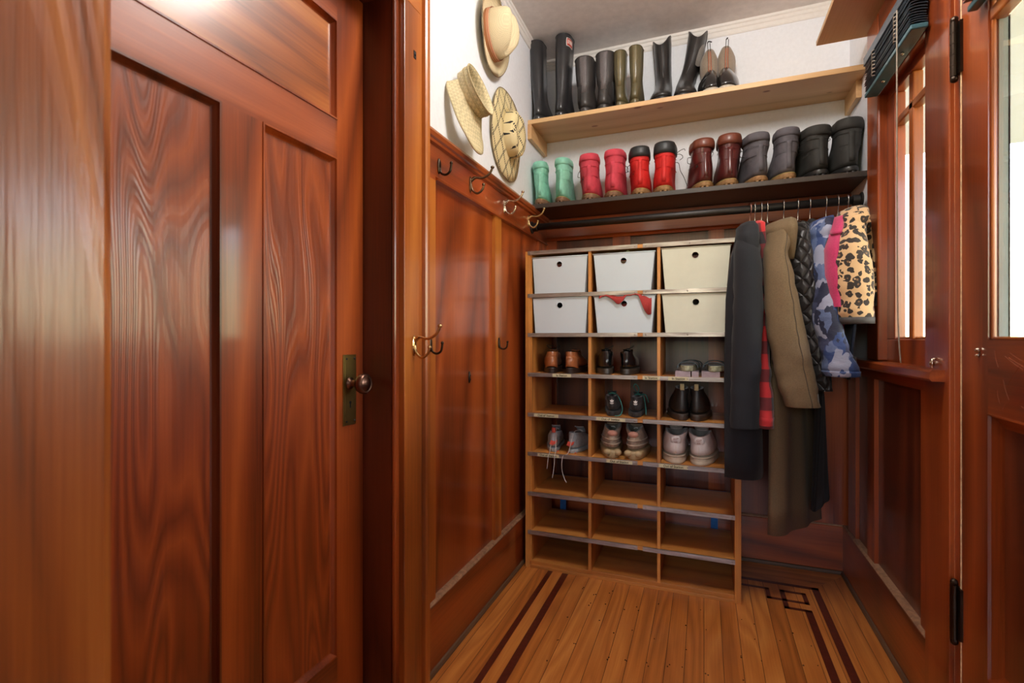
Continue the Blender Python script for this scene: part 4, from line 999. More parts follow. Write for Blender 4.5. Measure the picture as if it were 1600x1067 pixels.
# ------------------------------------------------------------------ garments
CW, SW = math.cos(YAW), math.sin(YAW)
def silring(uL, uR, v, Y, ry, n=30, seed=0, fold=.0):
    p = at('Y', Y, (uL+uR)/2, v); d = depth(p); rx = (uR-uL)/2*d/FPX; out = []
    for k in range(n):
        a = 2*PI*k/n; w_ = 1+fold*(.6*math.sin(3*a+seed+p.z*4)+.5*noise.noise(Vector((math.cos(a)*2+seed, math.sin(a)*2, p.z*9))))
        x, y = rx*math.cos(a), ry*math.sin(a)*w_
        out.append(Vector((p.x+CW*x-SW*y, Y+SW*x+CW*y, p.z)))
    return out
def interp_rows(rows, per=5):
    out = []
    for i in range(len(rows)-1):
        for k in range(per):
            t = k/per; t2 = t*t*(3-2*t)*.4+t*.6
            out.append(tuple(a+(b-a)*(t2 if j != 2 else t) for j, (a, b) in enumerate(zip(rows[i], rows[i+1]))))
    out.append(rows[-1]); return out
def sleeve(t, rows, mat, lin, seed=0, fold=.10, name='sleeve', wrinkle=.0034, cuff=None, seam=0):
    R_ = interp_rows(rows); m = BM(); rings = [silring(*r, seed=seed, fold=fold) for r in R_]
    # close the shoulder
    c = sum(rings[0], Vector())/len(rings[0]); cap = [[c+(q-c)*k+Vector((0, 0, (1-k**2)*.018)) for q in rings[0]] for k in (.05, .4, .7, .9)]
    rings = cap+rings
    for i, r in enumerate(rings):
        for q in r:
            w_ = (noise.noise(Vector((q.x*18+seed, q.y*18, q.z*26)))+.8*(.5-abs(noise.noise(Vector((q.x*9+seed*2, q.y*9+q.z*8, q.z*13))))*2))*wrinkle*1.6; cc = sum(r, Vector())/len(r); dd = q-cc
            if dd.length > 0: q += dd.normalized()*w_
    if seam:
        g = BM(); g.tube([r[seam]*1.0+(r[seam]-sum(r, Vector())/len(r)).normalized()*.0004 for r in rings[4:]], .0012, 6); obj('sleeve_seam', g, lin, t, world=True, smooth=True)
    last = rings[-1]; c = sum(last, Vector())/len(last)
    m.loft(rings, True, False)
    o = obj(name, m, mat, t, world=True, smooth=True)
    g = BM(); g.loft([last, [c+(q-c)*.93 for q in last], [c+(q-c)*.88+Vector((0, 0, .03)) for q in last], [c+(q-c)*.8+Vector((0, 0, .07)) for q in last]], False, True); obj('sleeve_lining', g, lin, t, world=True, smooth=True)
    if cuff:
        k = max(2, int(len(R_)*cuff)); seg = rings[-k:]; g = BM(); g.loft([[c2+(q-c2)*1.05 for q in r] for r in seg for c2 in (sum(r, Vector())/len(r),)], False, False); o2 = obj('cuff', g, mat, t, world=True, smooth=True)
        sm = o2.modifiers.new('s', 'SOLIDIFY'); sm.thickness = .003
    return o
def spine_ring(pts, th, seed=0, z=0, fold=.006, n=16):
    P_ = smoothpath([Vector((x, y, 0)) for x, y in pts], n//(len(pts)-1)); N_ = len(P_)
    left, right = [], []
    for i, p in enumerate(P_):
        tn = (P_[min(i+1, N_-1)]-P_[max(i-1, 0)]).normalized(); nm = Vector((tn.y, -tn.x, 0)); f = i/(N_-1)
        w_ = th*(1-abs(2*f-1)**4*.75)+.0005
        a = fold*math.sin(f*17+seed+.5*math.sin(z*5)); 
        left.append(Vector((p.x, p.y, z))-nm*(w_+a)); right.append(Vector((p.x, p.y, z))+nm*(w_-a*.6))
    return left+right[::-1]
def body(t, levels, mat, seed=0, fold=.006, name='body'):
    """levels: (z, [spine points], half thickness)"""
    full = []
    for (z0, s0, t0), (z1, s1, t1) in zip(levels, levels[1:]):
        for k in range(5):
            f = k/5; full.append((z0+(z1-z0)*f, [(a[0]+(b[0]-a[0])*f, a[1]+(b[1]-a[1])*f) for a, b in zip(s0, s1)], t0+(t1-t0)*f))
    full.append(levels[-1]); m = BM(); zt, zb = levels[0][0], levels[-1][0]
    m.loft([spine_ring(s_, th, seed, z, fold*min(1, (zt-z)/.35)) for z, s_, th in full])
    return obj(name, m, mat, t, world=True, smooth=True)
def jacket_levels(front, mid, back, ztop, zhem, th, flare=None):
    fx, fy = front; mx, my = mid; bx_, by_ = back; L_ = lambda k: [(mx+(fx-mx)*k, my+(fy-my)*k), (mx, my), (mx+(bx_-mx)*k, my+(by_-my)*k)]
    lv = [(ztop+.012, L_(.15), .006), (ztop, L_(.30), .028), (ztop-.02, L_(.45), .034), (ztop-.05, L_(.86), th), (ztop-.10, L_(.97), th), (ztop-.35, L_(1), th)]
    if flare: lv.append((zhem, flare, th*1.05))
    else: lv.append((zhem, L_(1.0), th*1.02))
    return lv
def hanger(hx, label, mat, ang=0):
    t = thing('coat_hanger', label, 'hanger', (hx, RY, 1.53), 'hangers on the closet rod')
    m = BM(); r = .0205; c = RZ-1.53+.0035; pts = [(0, r*math.cos(a), c+r*math.sin(a)) for a in [(-.25+i*(1.25+.12)/10)*PI for i in range(11)]]
    pts += [(0, -r*.8, c-.020), (0, -.004, c-.034), (0, 0, 0.012), (0, 0, 0)]
    M_ = Matrix.Rotation(ang, 4, 'Z'); m.tube([M_ @ Vector(q) for q in smoothpath(pts, 3)], .0018, 6); obj('hook', m, mat, t, smooth=True)
    m = BM(); m.tube(smoothpath([(0, -.15, -.055), (0, -.07, -.018), (0, 0, 0), (0, .07, -.018), (0, .15, -.055)], 5), .004, 8); obj('arms', m, mat, t, smooth=True)
    return t
GC = 'coats and jackets hanging on the rod'
def garment(name, label, cat, hx): return thing(name, label, cat, (hx, RY, 1.515), GC)
def collar_part(t, rows, mat, seed=0, fold=.25, name='collar'):
    m = BM(); m.loft([silring(*r, seed=seed, fold=fold) for r in interp_rows(rows, 3)]); obj(name, m, mat, t, world=True, smooth=True)

navy = cloth('wool_navy', (20, 22, 29), .06); trench = cloth('cotton_khaki', (112, 92, 66), .03); trench_d = trench
pinkf = cloth('fleece_magenta', (186, 44, 96), .4); blackc = cloth('cloth_black', (14, 14, 16), .03); puffn = cloth('nylon_navy', (26, 32, 50), .1)
# plaid
q = NT('flannel_plaid'); tc = q.n('ShaderNodeTexCoord'); sp = q.n('ShaderNodeSeparateXYZ'); q.l(tc.outputs['Object'], sp.inputs[0])
a1 = q.math('LESS_THAN', q.math('FRACT', q.math('DIVIDE', sp.outputs[2], .105)), .46); a2 = q.math('LESS_THAN', q.math('FRACT', q.math('ADD', q.math('DIVIDE', q.math('ADD', sp.outputs[0], sp.outputs[1]), .075), .1)), .42)
q.set(q.ramp(q.math('MULTIPLY', q.math('ADD', a1, a2), .5), [(0, rgb(196, 40, 44)), (.3, rgb(112, 34, 38)), (.8, rgb(40, 34, 38))], True), .85, sheen=.3); q.bump(q.noise(q.coords(), 250, 2), .2, .001); plaid = q.m
# camouflage
q = NT('nylon_camo'); v_ = q.coords((1, 1, .75)); dn = q.n('ShaderNodeTexNoise'); dn.inputs['Scale'].default_value = 24; dn.inputs['Detail'].default_value = 2; q.l(v_, dn.inputs[0])
vs = q.n('ShaderNodeVectorMath', operation='MULTIPLY_ADD'); q.l(dn.outputs['Color'], vs.inputs[0]); vs.inputs[1].default_value = (.07, .07, .07); q.l(v_, vs.inputs[2])
vo = q.n('ShaderNodeTexVoronoi'); q.l(vs.outputs[0], vo.inputs[0]); vo.inputs['Scale'].default_value = 27; sc_ = q.n('ShaderNodeSeparateColor'); q.l(vo.outputs['Color'], sc_.inputs[0])
q.set(q.ramp(sc_.outputs[0], [(0, rgb(34, 40, 66)), (.20, rgb(50, 72, 122)), (.46, rgb(92, 108, 146)), (.70, rgb(150, 156, 180)), (.90, rgb(60, 66, 96))], True), .6, sheen=.05); q.bump(q.noise(q.coords((1, 1, 1.6)), 28, 3), .6, .008); camo = q.m
# leopard
q = NT('plush_leopard'); v_ = q.coords((1, 1, 1)); dn = q.n('ShaderNodeTexNoise'); dn.inputs['Scale'].default_value = 34; q.l(v_, dn.inputs[0])
vm = q.n('ShaderNodeVectorMath', operation='SCALE'); vs = q.n('ShaderNodeVectorMath', operation='SUBTRACT'); q.l(dn.outputs['Color'], vs.inputs[0]); vs.inputs[1].default_value = (.5, .5, .5); q.l(vs.outputs[0], vm.inputs[0]); vm.inputs['Scale'].default_value = .026
va = q.n('ShaderNodeVectorMath', operation='ADD'); q.l(v_, va.inputs[0]); q.l(vm.outputs[0], va.inputs[1])
vo = q.n('ShaderNodeTexVoronoi'); q.l(va.outputs[0], vo.inputs[0]); vo.inputs['Scale'].default_value = 37; vo.inputs['Randomness'].default_value = .6; D_ = vo.outputs['Distance']
gate = q.math('GREATER_THAN', q.noise(v_, 58, 1), .33); rng = q.math('MULTIPLY', q.math('GREATER_THAN', D_, .15), q.math('LESS_THAN', D_, .49)); rng = q.math('MULTIPLY', rng, gate)
core = q.math('LESS_THAN', D_, .20); base_ = q.mix(core, rgb(212, 174, 130), rgb(128, 94, 64)); q.set(q.mix(rng, base_, rgb(44, 34, 30)), .9, sheen=.3); q.bump(q.noise(v_, 260, 2), .35, .002); leop = q.m
# quilted black
q = NT('nylon_quilted'); tc = q.n('ShaderNodeTexCoord'); sp = q.n('ShaderNodeSeparateXYZ'); q.l(tc.outputs['Object'], sp.inputs[0])
hor = q.math('MULTIPLY', q.math('ADD', sp.outputs[0], q.math('MULTIPLY', sp.outputs[1], .4)), 1.5)
def tri(x): return q.math('ABSOLUTE', q.math('SUBTRACT', q.math('FRACT', q.math('DIVIDE', x, .062)), .5))
h1 = q.math('MINIMUM', q.math('SUBTRACT', .5, tri(q.math('ADD', hor, sp.outputs[2]))), q.math('SUBTRACT', .5, tri(q.math('SUBTRACT', hor, sp.outputs[2]))))
hs = q.math('POWER', q.math('MINIMUM', q.math('MULTIPLY', h1, 3.2), 1.0), .5); q.set(rgb(40, 37, 37), .42, sheen=.05); q.bump(hs, .9, .010); quilt = q.m

hanger(.181, 'pinkish hook wire hanger carrying the navy coat', metal('copper_wire', (190, 140, 130), .3), .25)
t = garment('coat', 'long navy blue wool coat at the left end of the rod, beside the bins', 'coat', .181)
body(t, [(1.523, [(.172, 2.29), (.182, RY), (.19, 2.37), (.192, 2.38)], .008), (1.50, [(.160, 2.22), (.174, 2.26), (.187, RY), (.20, 2.42)], .026), (1.46, [(.128, 2.12), (.160, 2.20), (.188, RY), (.205, 2.48)], .028),
         (1.36, [(.098, 2.085), (.165, 2.12), (.190, RY), (.215, 2.50)], .026), (1.20, [(.078, 2.085), (.168, 2.108), (.192, RY), (.22, 2.50)], .026), (.90, [(.072, 2.085), (.172, 2.105), (.195, RY), (.22, 2.50)], .026), (.515, [(.074, 2.085), (.178, 2.105), (.198, RY), (.22, 2.48)], .027)], navy, 1, .004)
sleeve(t, [(1156, 1178, 356, 2.10, .04), (1149, 1187, 395, 2.05, .045), (1146, 1191, 480, 2.03, .045), (1145, 1189, 560, 2.02, .042), (1143, 1186, 610, 2.015, .040), (1141, 1184, 668, 2.01, .038)], navy, blackc, 2, .06)
collar_part(t, [(1160, 1174, 349, 2.12, .05), (1153, 1180, 356, 2.10, .06), (1152, 1183, 372, 2.07, .055), (1158, 1184, 388, 2.05, .035), (1170, 1184, 396, 2.04, .012)], navy, 4, .15, 'hood')

hanger(.2006, 'wire hanger carrying the red plaid shirt', steel)
t = garment('flannel_shirt', 'red and black plaid flannel shirt squeezed behind the navy coat', 'shirt', .2006)
sleeve(t, [(1177, 1190, 352, 2.17, .05), (1181, 1194, 420, 2.14, .05), (1182, 1197, 490, 2.12, .045), (1182, 1200, 570, 2.11, .042), (1183, 1203, 610, 2.10, .04), (1184, 1206, 640, 2.09, .038), (1184, 1206, 668, 2.085, .036)], plaid, blackc, 5, .08, cuff=.14)
body(t, jacket_levels((.208, 2.16), (.2215, RY), (.232, 2.5), 1.515, .82, .010), plaid, 3, .002)

for hx, lb, z in ((.246, 'thin black cardigan pressed between the plaid shirt and the khaki coat', .95), (.268, 'thin dark jacket right behind the khaki coat collar', .88)):
    hanger(hx-.02, 'wire hanger carrying the '+('thin black cardigan' if hx < .25 else 'thin dark jacket'), steel)
    t = garment('dark_jacket', lb, 'jacket', hx-.02); body(t, jacket_levels((hx, 2.13), (hx+.004, RY), (hx+.01, 2.5), 1.515, z, .011), blackc if hx < .25 else cloth('cloth_charcoal', (40, 38, 40)), hx*40, .002)

hanger(.308, 'wire hanger carrying the long khaki coat', steel)
t = garment('trench_coat', 'long khaki brown coat with wide sleeve, longest garment on the rod', 'coat', .308)
body(t, [(1.528, [(.300, 2.29), (.309, RY), (.315, 2.37)], .008), (1.505, [(.292, 2.24), (.309, RY), (.33, 2.42)], .026), (1.46, [(.272, 2.14), (.309, RY), (.35, 2.48)], .026), (1.20, [(.264, 2.12), (.312, RY), (.37, 2.49)], .024), (.80, [(.252, 2.13), (.335, RY), (.43, 2.49)], .026), (.28, [(.244, 2.165), (.36, 2.335), (.462, 2.49)], .028)], trench_d, 2, .012)
sleeve(t, [(1203, 1230, 362, 2.12, .055), (1197, 1229, 395, 2.08, .055), (1195, 1237, 430, 2.06, .055), (1199, 1253, 505, 2.05, .055), (1208, 1266, 560, 2.045, .052), (1216, 1274, 600, 2.04, .05), (1229, 1279, 635, 2.04, .046)], trench, cloth('lining_brown', (60, 48, 38)), 8, .08, seam=23)
collar_part(t, [(1216, 1232, 344, 2.20, .05), (1203, 1238, 349, 2.16, .075), (1199, 1241, 360, 2.13, .075), (1204, 1241, 375, 2.12, .06), (1222, 1241, 392, 2.11, .03), (1230, 1240, 405, 2.11, .012)], trench, 6, .2, 'hood')

hanger(.360, 'wire hanger carrying the quilted black jacket', steel)
t = garment('quilted_jacket', 'black diamond-quilted jacket between the khaki coat and camouflage jacket', 'jacket', .360)
body(t, jacket_levels((.372, 2.15), (.372, RY), (.376, 2.5), 1.515, .92, .020, [(.395, 2.14), (.385, RY), (.384, 2.5)]), quilt, 4, .004)
sleeve(t, [(1240, 1256, 356, 2.18, .05), (1235, 1264, 396, 2.14, .055), (1240, 1270, 460, 2.12, .055), (1253, 1279, 525, 2.11, .05), (1266, 1287, 575, 2.10, .045), (1276, 1296, 610, 2.10, .042)], quilt, blackc, 12, .06)
collar_part(t, [(1242, 1252, 350, 2.22, .04), (1239, 1257, 358, 2.2, .06), (1240, 1259, 378, 2.18, .06), (1244, 1260, 392, 2.17, .03)], cloth('rib_black', (38, 35, 34)), 3, .1)

hanger(.403, 'wire hanger carrying the long black coat', steel)
t = garment('black_coat', 'long black coat whose hem shows beside the khaki coat', 'coat', .403)
body(t, [(1.53, [(.404, 2.29), (.404, RY), (.405, 2.37)], .008), (1.50, [(.405, 2.2), (.408, RY), (.41, 2.44)], .016), (1.2, [(.415, 2.17), (.418, RY), (.42, 2.5)], .014), (.8, [(.415, 2.22), (.440, 2.34), (.475, 2.5)], .014), (.36, [(.405, 2.27), (.455, 2.40), (.503, 2.5)], .014)], blackc, 5, .003)

hanger(.4595, 'wire hanger carrying the blue camouflage jacket', steel)
t = garment('camouflage_jacket', 'blue and grey camouflage jacket with padded hanging sleeve', 'jacket', .4595)
body(t, jacket_levels((.452, 2.16), (.463, RY), (.468, 2.48), 1.515, 1.00, .020), camo, 7, .003)
sleeve(t, [(1269, 1293, 355, 2.16, .05), (1269, 1290, 400, 2.12, .055), (1271, 1291, 440, 2.09, .055), (1274, 1303, 490, 2.06, .055), (1284, 1320, 540, 2.05, .055), (1288, 1336, 574, 2.045, .055), (1291, 1338, 588, 2.045, .05)], camo, blackc, 20, .10, cuff=.16)
collar_part(t, [(1282, 1296, 341, 2.20, .05), (1271, 1300, 346, 2.18, .06), (1268, 1300, 362, 2.15, .06), (1274, 1298, 382, 2.13, .03)], camo, 2, .15, 'hood')

hanger(.501, 'wire hanger carrying the magenta fleece', steel)
t = garment('fleece_jacket', 'magenta pink fleece between the camouflage and leopard jackets', 'jacket', .501)
body(t, jacket_levels((.486, 2.18), (.497, RY), (.504, 2.46), 1.515, 1.055, .012), pinkf, 7, .003)
sleeve(t, [(1299, 1312, 352, 2.12, .035), (1292, 1307, 390, 2.06, .038), (1292, 1307, 430, 2.04, .036), (1297, 1310, 480, 2.03, .032)], pinkf, cloth('lining_plum', (70, 20, 40)), 21, .06, wrinkle=.0012)
collar_part(t, [(1303, 1312, 340, 2.14, .04), (1301, 1313, 344, 2.13, .04), (1299, 1313, 356, 2.10, .038), (1300, 1314, 366, 2.07, .02)], pinkf, 9, .1)

t = garment('puffer_vest', 'dark navy puffer jacket showing below the camouflage jacket', 'jacket', .52)
body(t, jacket_levels((.517, 2.13), (.520, RY), (.525, 2.48), 1.49, .90, .010, [(.487, 2.10), (.51, RY), (.52, 2.48)]), puffn, 9, .004)

hanger(.534, 'wire hanger carrying the leopard print jacket', steel)
t = garment('leopard_jacket', 'leopard print plush jacket at the right end of the rod', 'jacket', .534)
body(t, jacket_levels((.535, 2.15), (.543, RY), (.548, 2.46), 1.525, 1.12, .012), leop, 11, .003)
sleeve(t, [(1313, 1345, 345, 2.12, .05), (1306, 1351, 385, 2.06, .055), (1302, 1358, 410, 2.045, .058), (1304, 1360, 450, 2.04, .058), (1310, 1360, 488, 2.035, .055), (1314, 1359, 504, 2.035, .05)], leop, blackc, 30, .05)
o = BM(); o.loft([silring(*r) for r in interp_rows([(1312, 1360, 496, 2.035, .055), (1313, 1360, 506, 2.035, .054)], 2)], False, False); o = obj('cuff_band', o, plain('cuff_grey', (70, 66, 66), .7), t, world=True, smooth=True); sm = o.modifiers.new('s', 'SOLIDIFY'); sm.thickness = .003; sm.offset = 1
collar_part(t, [(1324, 1340, 325, 2.17, .04), (1315, 1348, 330, 2.15, .06), (1312, 1352, 342, 2.12, .06), (1316, 1350, 356, 2.10, .04)], leop, 5, .15, 'hood')
sleeve(t, [(1352, 1362, 350, 2.20, .03), (1356, 1366, 400, 2.16, .03), (1359, 1369, 440, 2.14, .03), (1361, 1371, 478, 2.13, .028)], leop, blackc, 33, .05)

# ------------------------------------------------------------------ hats on the left wall
def straw(name, c, scale, bump_, pattern=None, dist=.0015):
    q = NT(name); v_ = q.coords((1, 1, 1)); ch = q.n('ShaderNodeTexChecker'); q.l(q.coords((1, 1, 1), (0, 0, .785)), ch.inputs[0]); ch.inputs['Scale'].default_value = scale
    lo = tuple(x*.72 for x in rgb(c)[:3])+(1,); col = q.mix(ch.outputs['Fac'], rgb(c), lo)
    col = q.mix(q.ramp(q.noise(v_, 8, 2), [(.4, (0, 0, 0, 1)), (.7, (.4, .4, .4, 1))]), col, rgb(236, 218, 178))
    if pattern: col = pattern(q, col)
    q.set(col, .8); q.bump(ch.outputs['Fac'], bump_, dist); return q.m
fed_m = straw('straw_fedora', (228, 210, 168), 330, .25); vis_m = straw('straw_visor', (212, 196, 152), 105, .7, dist=.004)
def lattice(q, col):
    tc = q.n('ShaderNodeTexCoord'); sp = q.n('ShaderNodeSeparateXYZ'); q.l(tc.outputs['Object'], sp.inputs[0]); X_, Y_ = sp.outputs[0], q.math('MULTIPLY', sp.outputs[1], 1.5)
    def line(a, b): 
        f_ = q.math('ABSOLUTE', q.math('SUBTRACT', q.math('FRACT', q.math('ADD', q.math('DIVIDE', a, .098), .5)), .5)); d_ = q.math('LESS_THAN', f_, .085)
        dash = q.math('LESS_THAN', q.math('FRACT', q.math('DIVIDE', b, .0145)), .55); return q.math('MULTIPLY', d_, dash)
    s1, s2 = q.math('ADD', X_, Y_), q.math('SUBTRACT', X_, Y_)
    f_ = q.math('MAXIMUM', line(s1, s2), line(s2, s1)); return q.mix(f_, col, rgb(34, 30, 30))
boat_m = straw('straw_sunhat', (232, 214, 160), 300, .25, lattice)
def hat_ring(rx, ry, z, n=48, fz=None): return [Vector((rx*math.cos(2*PI*k/n), ry*math.sin(2*PI*k/n), z+(fz(2*PI*k/n) if fz else 0))) for k in range(n)]
t = thing('fedora_hat', 'cream straw fedora with brown striped band, topmost hat on the wall', 'hat', (XL+.004, 1.845, 2.275), None, (0, PI/2-.05, 0))
bz = lambda k: (lambda a: k*(.030*max(0, -math.cos(a))**2+.020*abs(math.sin(a))**3))
m = BM(); m.loft([hat_ring(.155, .135, .012, fz=bz(1.2)), hat_ring(.157, .137, .010, fz=bz(1.2)), hat_ring(.130, .112, .008, fz=bz(.7)), hat_ring(.102, .086, .008), hat_ring(.098, .081, .014, fz=None)], False, False)
o = obj('brim', m, fed_m, t, smooth=True); sm = o.modifiers.new('s', 'SOLIDIFY'); sm.thickness = .002
def dent(q_):
    for v in q_:
        if v.z > .085: v.z -= .022*math.exp(-(v.y/.022)**2)*min(1, (v.z-.085)/.02); v.z -= .015*max(0, v.x/.08)
    return q_
m = BM(); rr = [hat_ring(.098, .081, .010), hat_ring(.097, .080, .035), hat_ring(.093, .076, .07), hat_ring(.088, .070, .095), hat_ring(.078, .058, .112), hat_ring(.060, .042, .119), hat_ring(.035, .025, .119), hat_ring(.005, .004, .119)]
for r in rr: dent(r)
for r in rr:
    for v in r:
        if v.z > .05 and v.x > .03: v.y *= 1-.28*min(1, (v.z-.05)/.05)*min(1, (v.x-.03)/.05)
m.loft(rr, False, True); obj('crown', m, fed_m, t, smooth=True)
q = NT('hat_band_striped'); tc = q.n('ShaderNodeTexCoord'); sp = q.n('ShaderNodeSeparateXYZ'); q.l(tc.outputs['Object'], sp.inputs[0]); q.set(q.ramp(q.math('FRACT', q.math('DIVIDE', q.math('SUBTRACT', sp.outputs[2], .012), .0085)), [(0, rgb(176, 112, 78)), (.55, rgb(212, 176, 136)), (.75, rgb(150, 88, 62))], True), .8)
m = BM(); m.loft([hat_ring(.1000, .083, .012), hat_ring(.0995, .0825, .036)], False, False); o = obj('band', m, q.m, t, smooth=True); sm = o.modifiers.new('s', 'SOLIDIFY'); sm.thickness = .0015; sm.offset = 1
m = BM(); m.loft([hat_ring(.155, .135, .0115, fz=bz(1.2)), hat_ring(.1585, .1385, .012, fz=bz(1.2)), hat_ring(.155, .135, .0135, fz=bz(1.2))], False, False); obj('brim_binding', m, plain('binding_taupe', (140, 118, 90), .8), t, smooth=True)

t = thing('sun_hat', 'wide cream straw sun hat with black lattice pattern, lowest and nearest the shelves', 'hat', (XL+.004, 2.035, 1.943), None, (0, PI/2, .02))
m = BM(); wv = lambda a: .006*math.sin(3*a+1); m.loft([hat_ring(.197, .185, .006, fz=wv), hat_ring(.16, .15, .010, fz=wv), hat_ring(.12, .108, .014), hat_ring(.100, .085, .020)], False, False)
o = obj('brim', m, boat_m, t, smooth=True); sm = o.modifiers.new('s', 'SOLIDIFY'); sm.thickness = .002
m = BM(); rr = [hat_ring(.100, .085, .018), hat_ring(.098, .083, .045), hat_ring(.094, .079, .062), hat_ring(.084, .069, .070), hat_ring(.060, .048, .071), hat_ring(.03, .024, .070), hat_ring(.004, .003, .070)]
for r in rr:
    for v in r:
        if v.z > .055: v.z -= .014*math.exp(-(v.y/.018)**2)
m.loft(rr, False, True); obj('crown', m, boat_m, t, smooth=True)
m = BM(); m.tube(hat_ring(.197, .185, .006, fz=wv)+[hat_ring(.197, .185, .006, fz=wv)[0]], .002, 6, caps=False); obj('brim_edge', m, plain('binding_taupe', (140, 118, 90), .8), t, smooth=True)

t = thing('visor_hat', 'open-crowned woven straw visor hung lowest-left, above the wainscot', 'hat', (XL+.012, 1.585, 1.895), None, (0, PI/2-.34, .0))
m = BM(); rr = []
A = [(-1.95+3.9*i/40) for i in range(41)]
for f_ in range(9):
    k = f_/8; rr.append([Vector(((.082+k*(.018+.108*max(0, math.cos(a*.80))**.8))*math.cos(a), (.074+k*(.010+.052*max(0, math.cos(a*.8))**.8))*math.sin(a), .040*(1-k)**1.3+.006*math.sin(a*9)*.15)) for a in A])
m.loft(rr, False, False, closed=False); o = obj('peak', m, vis_m, t, smooth=True); sm = o.modifiers.new('s', 'SOLIDIFY'); sm.thickness = .004
m = BM(); m.loft([hat_ring(.084, .076, .034), hat_ring(.086, .078, .055), hat_ring(.088, .080, .068), hat_ring(.090, .082, .082)], False, False); o = obj('headband', m, vis_m, t, smooth=True); sm = o.modifiers.new('s', 'SOLIDIFY'); sm.thickness = .003
m = BM()
for z, k in ((.058, .0865), (.064, .0875), (.082, .0905)):
    q_ = hat_ring(k, k-.008, z); m.tube(q_+[q_[0]], .0022, 6, caps=False)
obj('braid', m, straw('straw_braid', (196, 178, 132), 260, .5), t, smooth=True)

# ------------------------------------------------------------------ coat hooks
def coat_hook(kind, mat, X_, y, z, label, sc=1.0, yaw=0, cat='coat hook'):
    t = thing('coat_hook', label, cat, (X_, y, z), 'coat hooks on the left boarding', (0, 0, yaw)); S = lambda p: [tuple(c*sc for c in q) for q in p]
    if kind == 'double':
        m = BM(); m.loft([[Vector((x*sc, w_*sc*.8*math.cos(a), (-.010+h*math.sin(a))*sc)) for a in [2*PI*k/18 for k in range(18)]] for x, w_, h in ((0, .010, .026), (.0025, .010, .026), (.005, .006, .018))]); obj('plate', m, mat, t, smooth=False)
        m = BM(); m.tube(smoothpath(S([(.003, 0, .0), (.016, 0, .010), (.042, 0, .007), (.064, 0, .018), (.074, 0, .036)]), 5), [sc*r for r in ([.0052]*6+[.0036]*15)], 10); m.ball([c*sc for c in (.0745, 0, .038)], .0062*sc, 10, (1, 1, .8)); obj('upper_arm', m, mat, t, smooth=True)
        m = BM(); m.tube(smoothpath(S([(.003, 0, -.008), (.008, 0, -.028), (.024, 0, -.040), (.040, 0, -.030), (.045, 0, -.016)]), 5), .0036*sc, 10); m.ball([c*sc for c in (.045, 0, -.014)], .0052*sc, 10); obj('lower_arm', m, mat, t, smooth=True)
    else:
        m = BM(); m.loft([[Vector((x*sc, w_*sc*math.cos(a), h*sc*math.sin(a))) for a in [2*PI*k/18 for k in range(18)]] for x, w_, h in ((0, .008, .022), (.003, .008, .022), (.005, .005, .017))]); obj('plate', m, mat, t)
        m = BM(); m.tube(smoothpath(S([(.004, 0, -.006), (.008, 0, -.020), (.022, 0, -.026), (.036, 0, -.018), (.040, 0, .002)]), 5), .0034*sc, 10); m.ball([c*sc for c in (.040, 0, .004)], .0048*sc, 10); obj('arm', m, mat, t, smooth=True)
    return t
WF = -.797
coat_hook('single', bronze, WF, 1.405, 1.603, 'dark single coat hook on the top rail, nearest the door casing', 1.15)
coat_hook('double', metal('hook_pewter', (120, 100, 80), .3), WF, 1.635, 1.622, 'pewter double coat hook on the top rail, below the visor', 1.15, .1)
coat_hook('double', nickel, WF, 1.965, 1.622, 'bright nickel double coat hook on the top rail, below the sun hat', 1.15)
coat_hook('double', metal('hook_brass_pale', (190, 165, 120), .28), WF, 2.275, 1.628, 'pale brass double coat hook right above the rod end', 1.1)
coat_hook('single', bronze, WF, 1.350, 1.030, 'dark single coat hook low on the first golden stile', 1.1)
coat_hook('single', bronze, WF, 1.905, 1.030, 'dark single coat hook low on the middle stile', 1.0)
coat_hook('double', metal('hook_gold', (206, 170, 120), .2), -.775, 1.222, 1.040, 'shiny brass double coat hook on the door casing', 1.15)
m = BM(); m.loft([[Vector((-.811+x, 1.655+w_*math.cos(a), .905+h*math.sin(a))) for a in [2*PI*k/14 for k in range(14)]] for x, w_, h in ((0, .007, .022), (.003, .007, .022), (.005, .004, .016))]); m.ball((-.806, 1.655, .912), .003, 6); m.ball((-.806, 1.655, .897), .003, 6)
o = obj('hook_plate', m, bronze, loc=(-.811, 1.655, .905), world=True); tag(o, 'bare dark oval hook plate low on the wide left panel', 'hook plate')

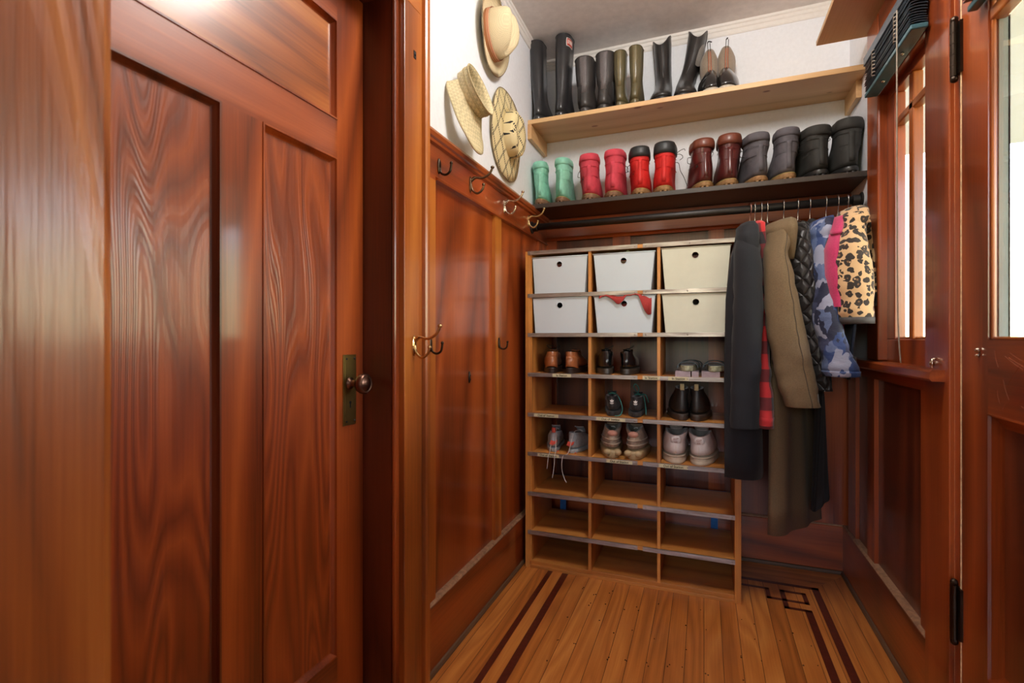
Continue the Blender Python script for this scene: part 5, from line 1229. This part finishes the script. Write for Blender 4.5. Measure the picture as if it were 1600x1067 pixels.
# ------------------------------------------------------------------ venetian blinds drawn up
slat_m = plain('blind_slate', (62, 74, 84), .35, 0, .2, 0, .04, 40, .05); rail_m = plain('blind_teal', (56, 98, 108), .35, 0, .2, 0, .04, 40, .05); cordm = plain('cord_taupe', (150, 138, 124), .7)
def blind(label, x0, x1, y0, y1, zb, zt, ns, parent_lab):
    t = thing('window_blind', label, 'blind', ((x0+x1)/2, (y0+y1)/2, zb), 'drawn-up venetian blinds')
    obj('bottom_rail', BM().box(x0+.002, x1-.002, y0, y1, zb, zb+.014), rail_m, t, world=True, bevel=.003)
    m = BM(); R_ = random.Random(int(y1*100))
    for i in range(ns):
        z = zb+.019+(zt-zb-.052)*i/ns; dy = .010*math.sin(i*.5); c = (x0+x1)/2+R_.uniform(-.002, .002); pf = [(c-.020, z), (c-.010, z+.0022), (c, z+.003), (c+.010, z+.0022), (c+.020, z), (c+.020, z+.0012), (c+.010, z+.0036), (c, z+.0044), (c-.010, z+.0036), (c-.020, z+.0012)]
        m.prism(pf, 'Y', y0+.006+dy*.4, y1-.006+dy*.4)
    obj('slats', m, slat_m, t, world=True)
    obj('headrail', BM().box(x0, x1+.004, y0-.004, y1+.004, zt-.030, zt), slat_m, t, world=True, bevel=.002)
    for f_ in (.24, .72):
        m = BM(); yc = y0+(y1-y0)*f_
        for k in range(7):
            z = zb+.02+(zt-zb-.06)*k/7; m.tube(smoothpath([(x0-.001, yc-.010, z), (x0-.006, yc+.004, z+.006), (x0-.002, yc+.012, z+.002), (x0-.007, yc, z+.012), (x0-.001, yc-.008, z+.014)], 4), .0012, 5)
        obj('ladder_cord', m, cordm, t, world=True, smooth=True)
    for f_ in (.3, .7):
        m = BM(); m.ball(((x0+x1)/2, y0+(y1-y0)*f_, zb-.003), .005, 8); obj('rail_button', m, nickel, t, world=True, smooth=True)
    return t
b1 = blind('dark slate venetian blind drawn up above the side window', .524, .568, 1.655, 2.075, 1.892, 2.035, 13, '')
m = BM(); m.tube(smoothpath([(.522, 1.745, 2.0), (.521, 1.742, 1.8), (.522, 1.744, 1.4), (.523, 1.740, 1.1), (.530, 1.742, .978)], 6), .0020, 8); obj('pull_cord', m, cordm, b1, world=True, smooth=True)
blind('dark teal venetian blind drawn up on the glazed front door', .553, .577, .72, 1.42, 1.786, 1.945, 13, '')
m = BM(); m.ball((.568, 1.640, .982), .007, 10); m.tube([(.563, 1.625, .970), (.563, 1.625, .995)], .003, 8); m.tube([(.563, 1.625, .993), (.572, 1.625, .996)], .003, 8)
o = obj('blind_bracket', m, nickel, loc=(.565, 1.63, .968), world=True, smooth=True); tag(o, 'small clear and metal blind bracket at the near end of the ledge', 'bracket')
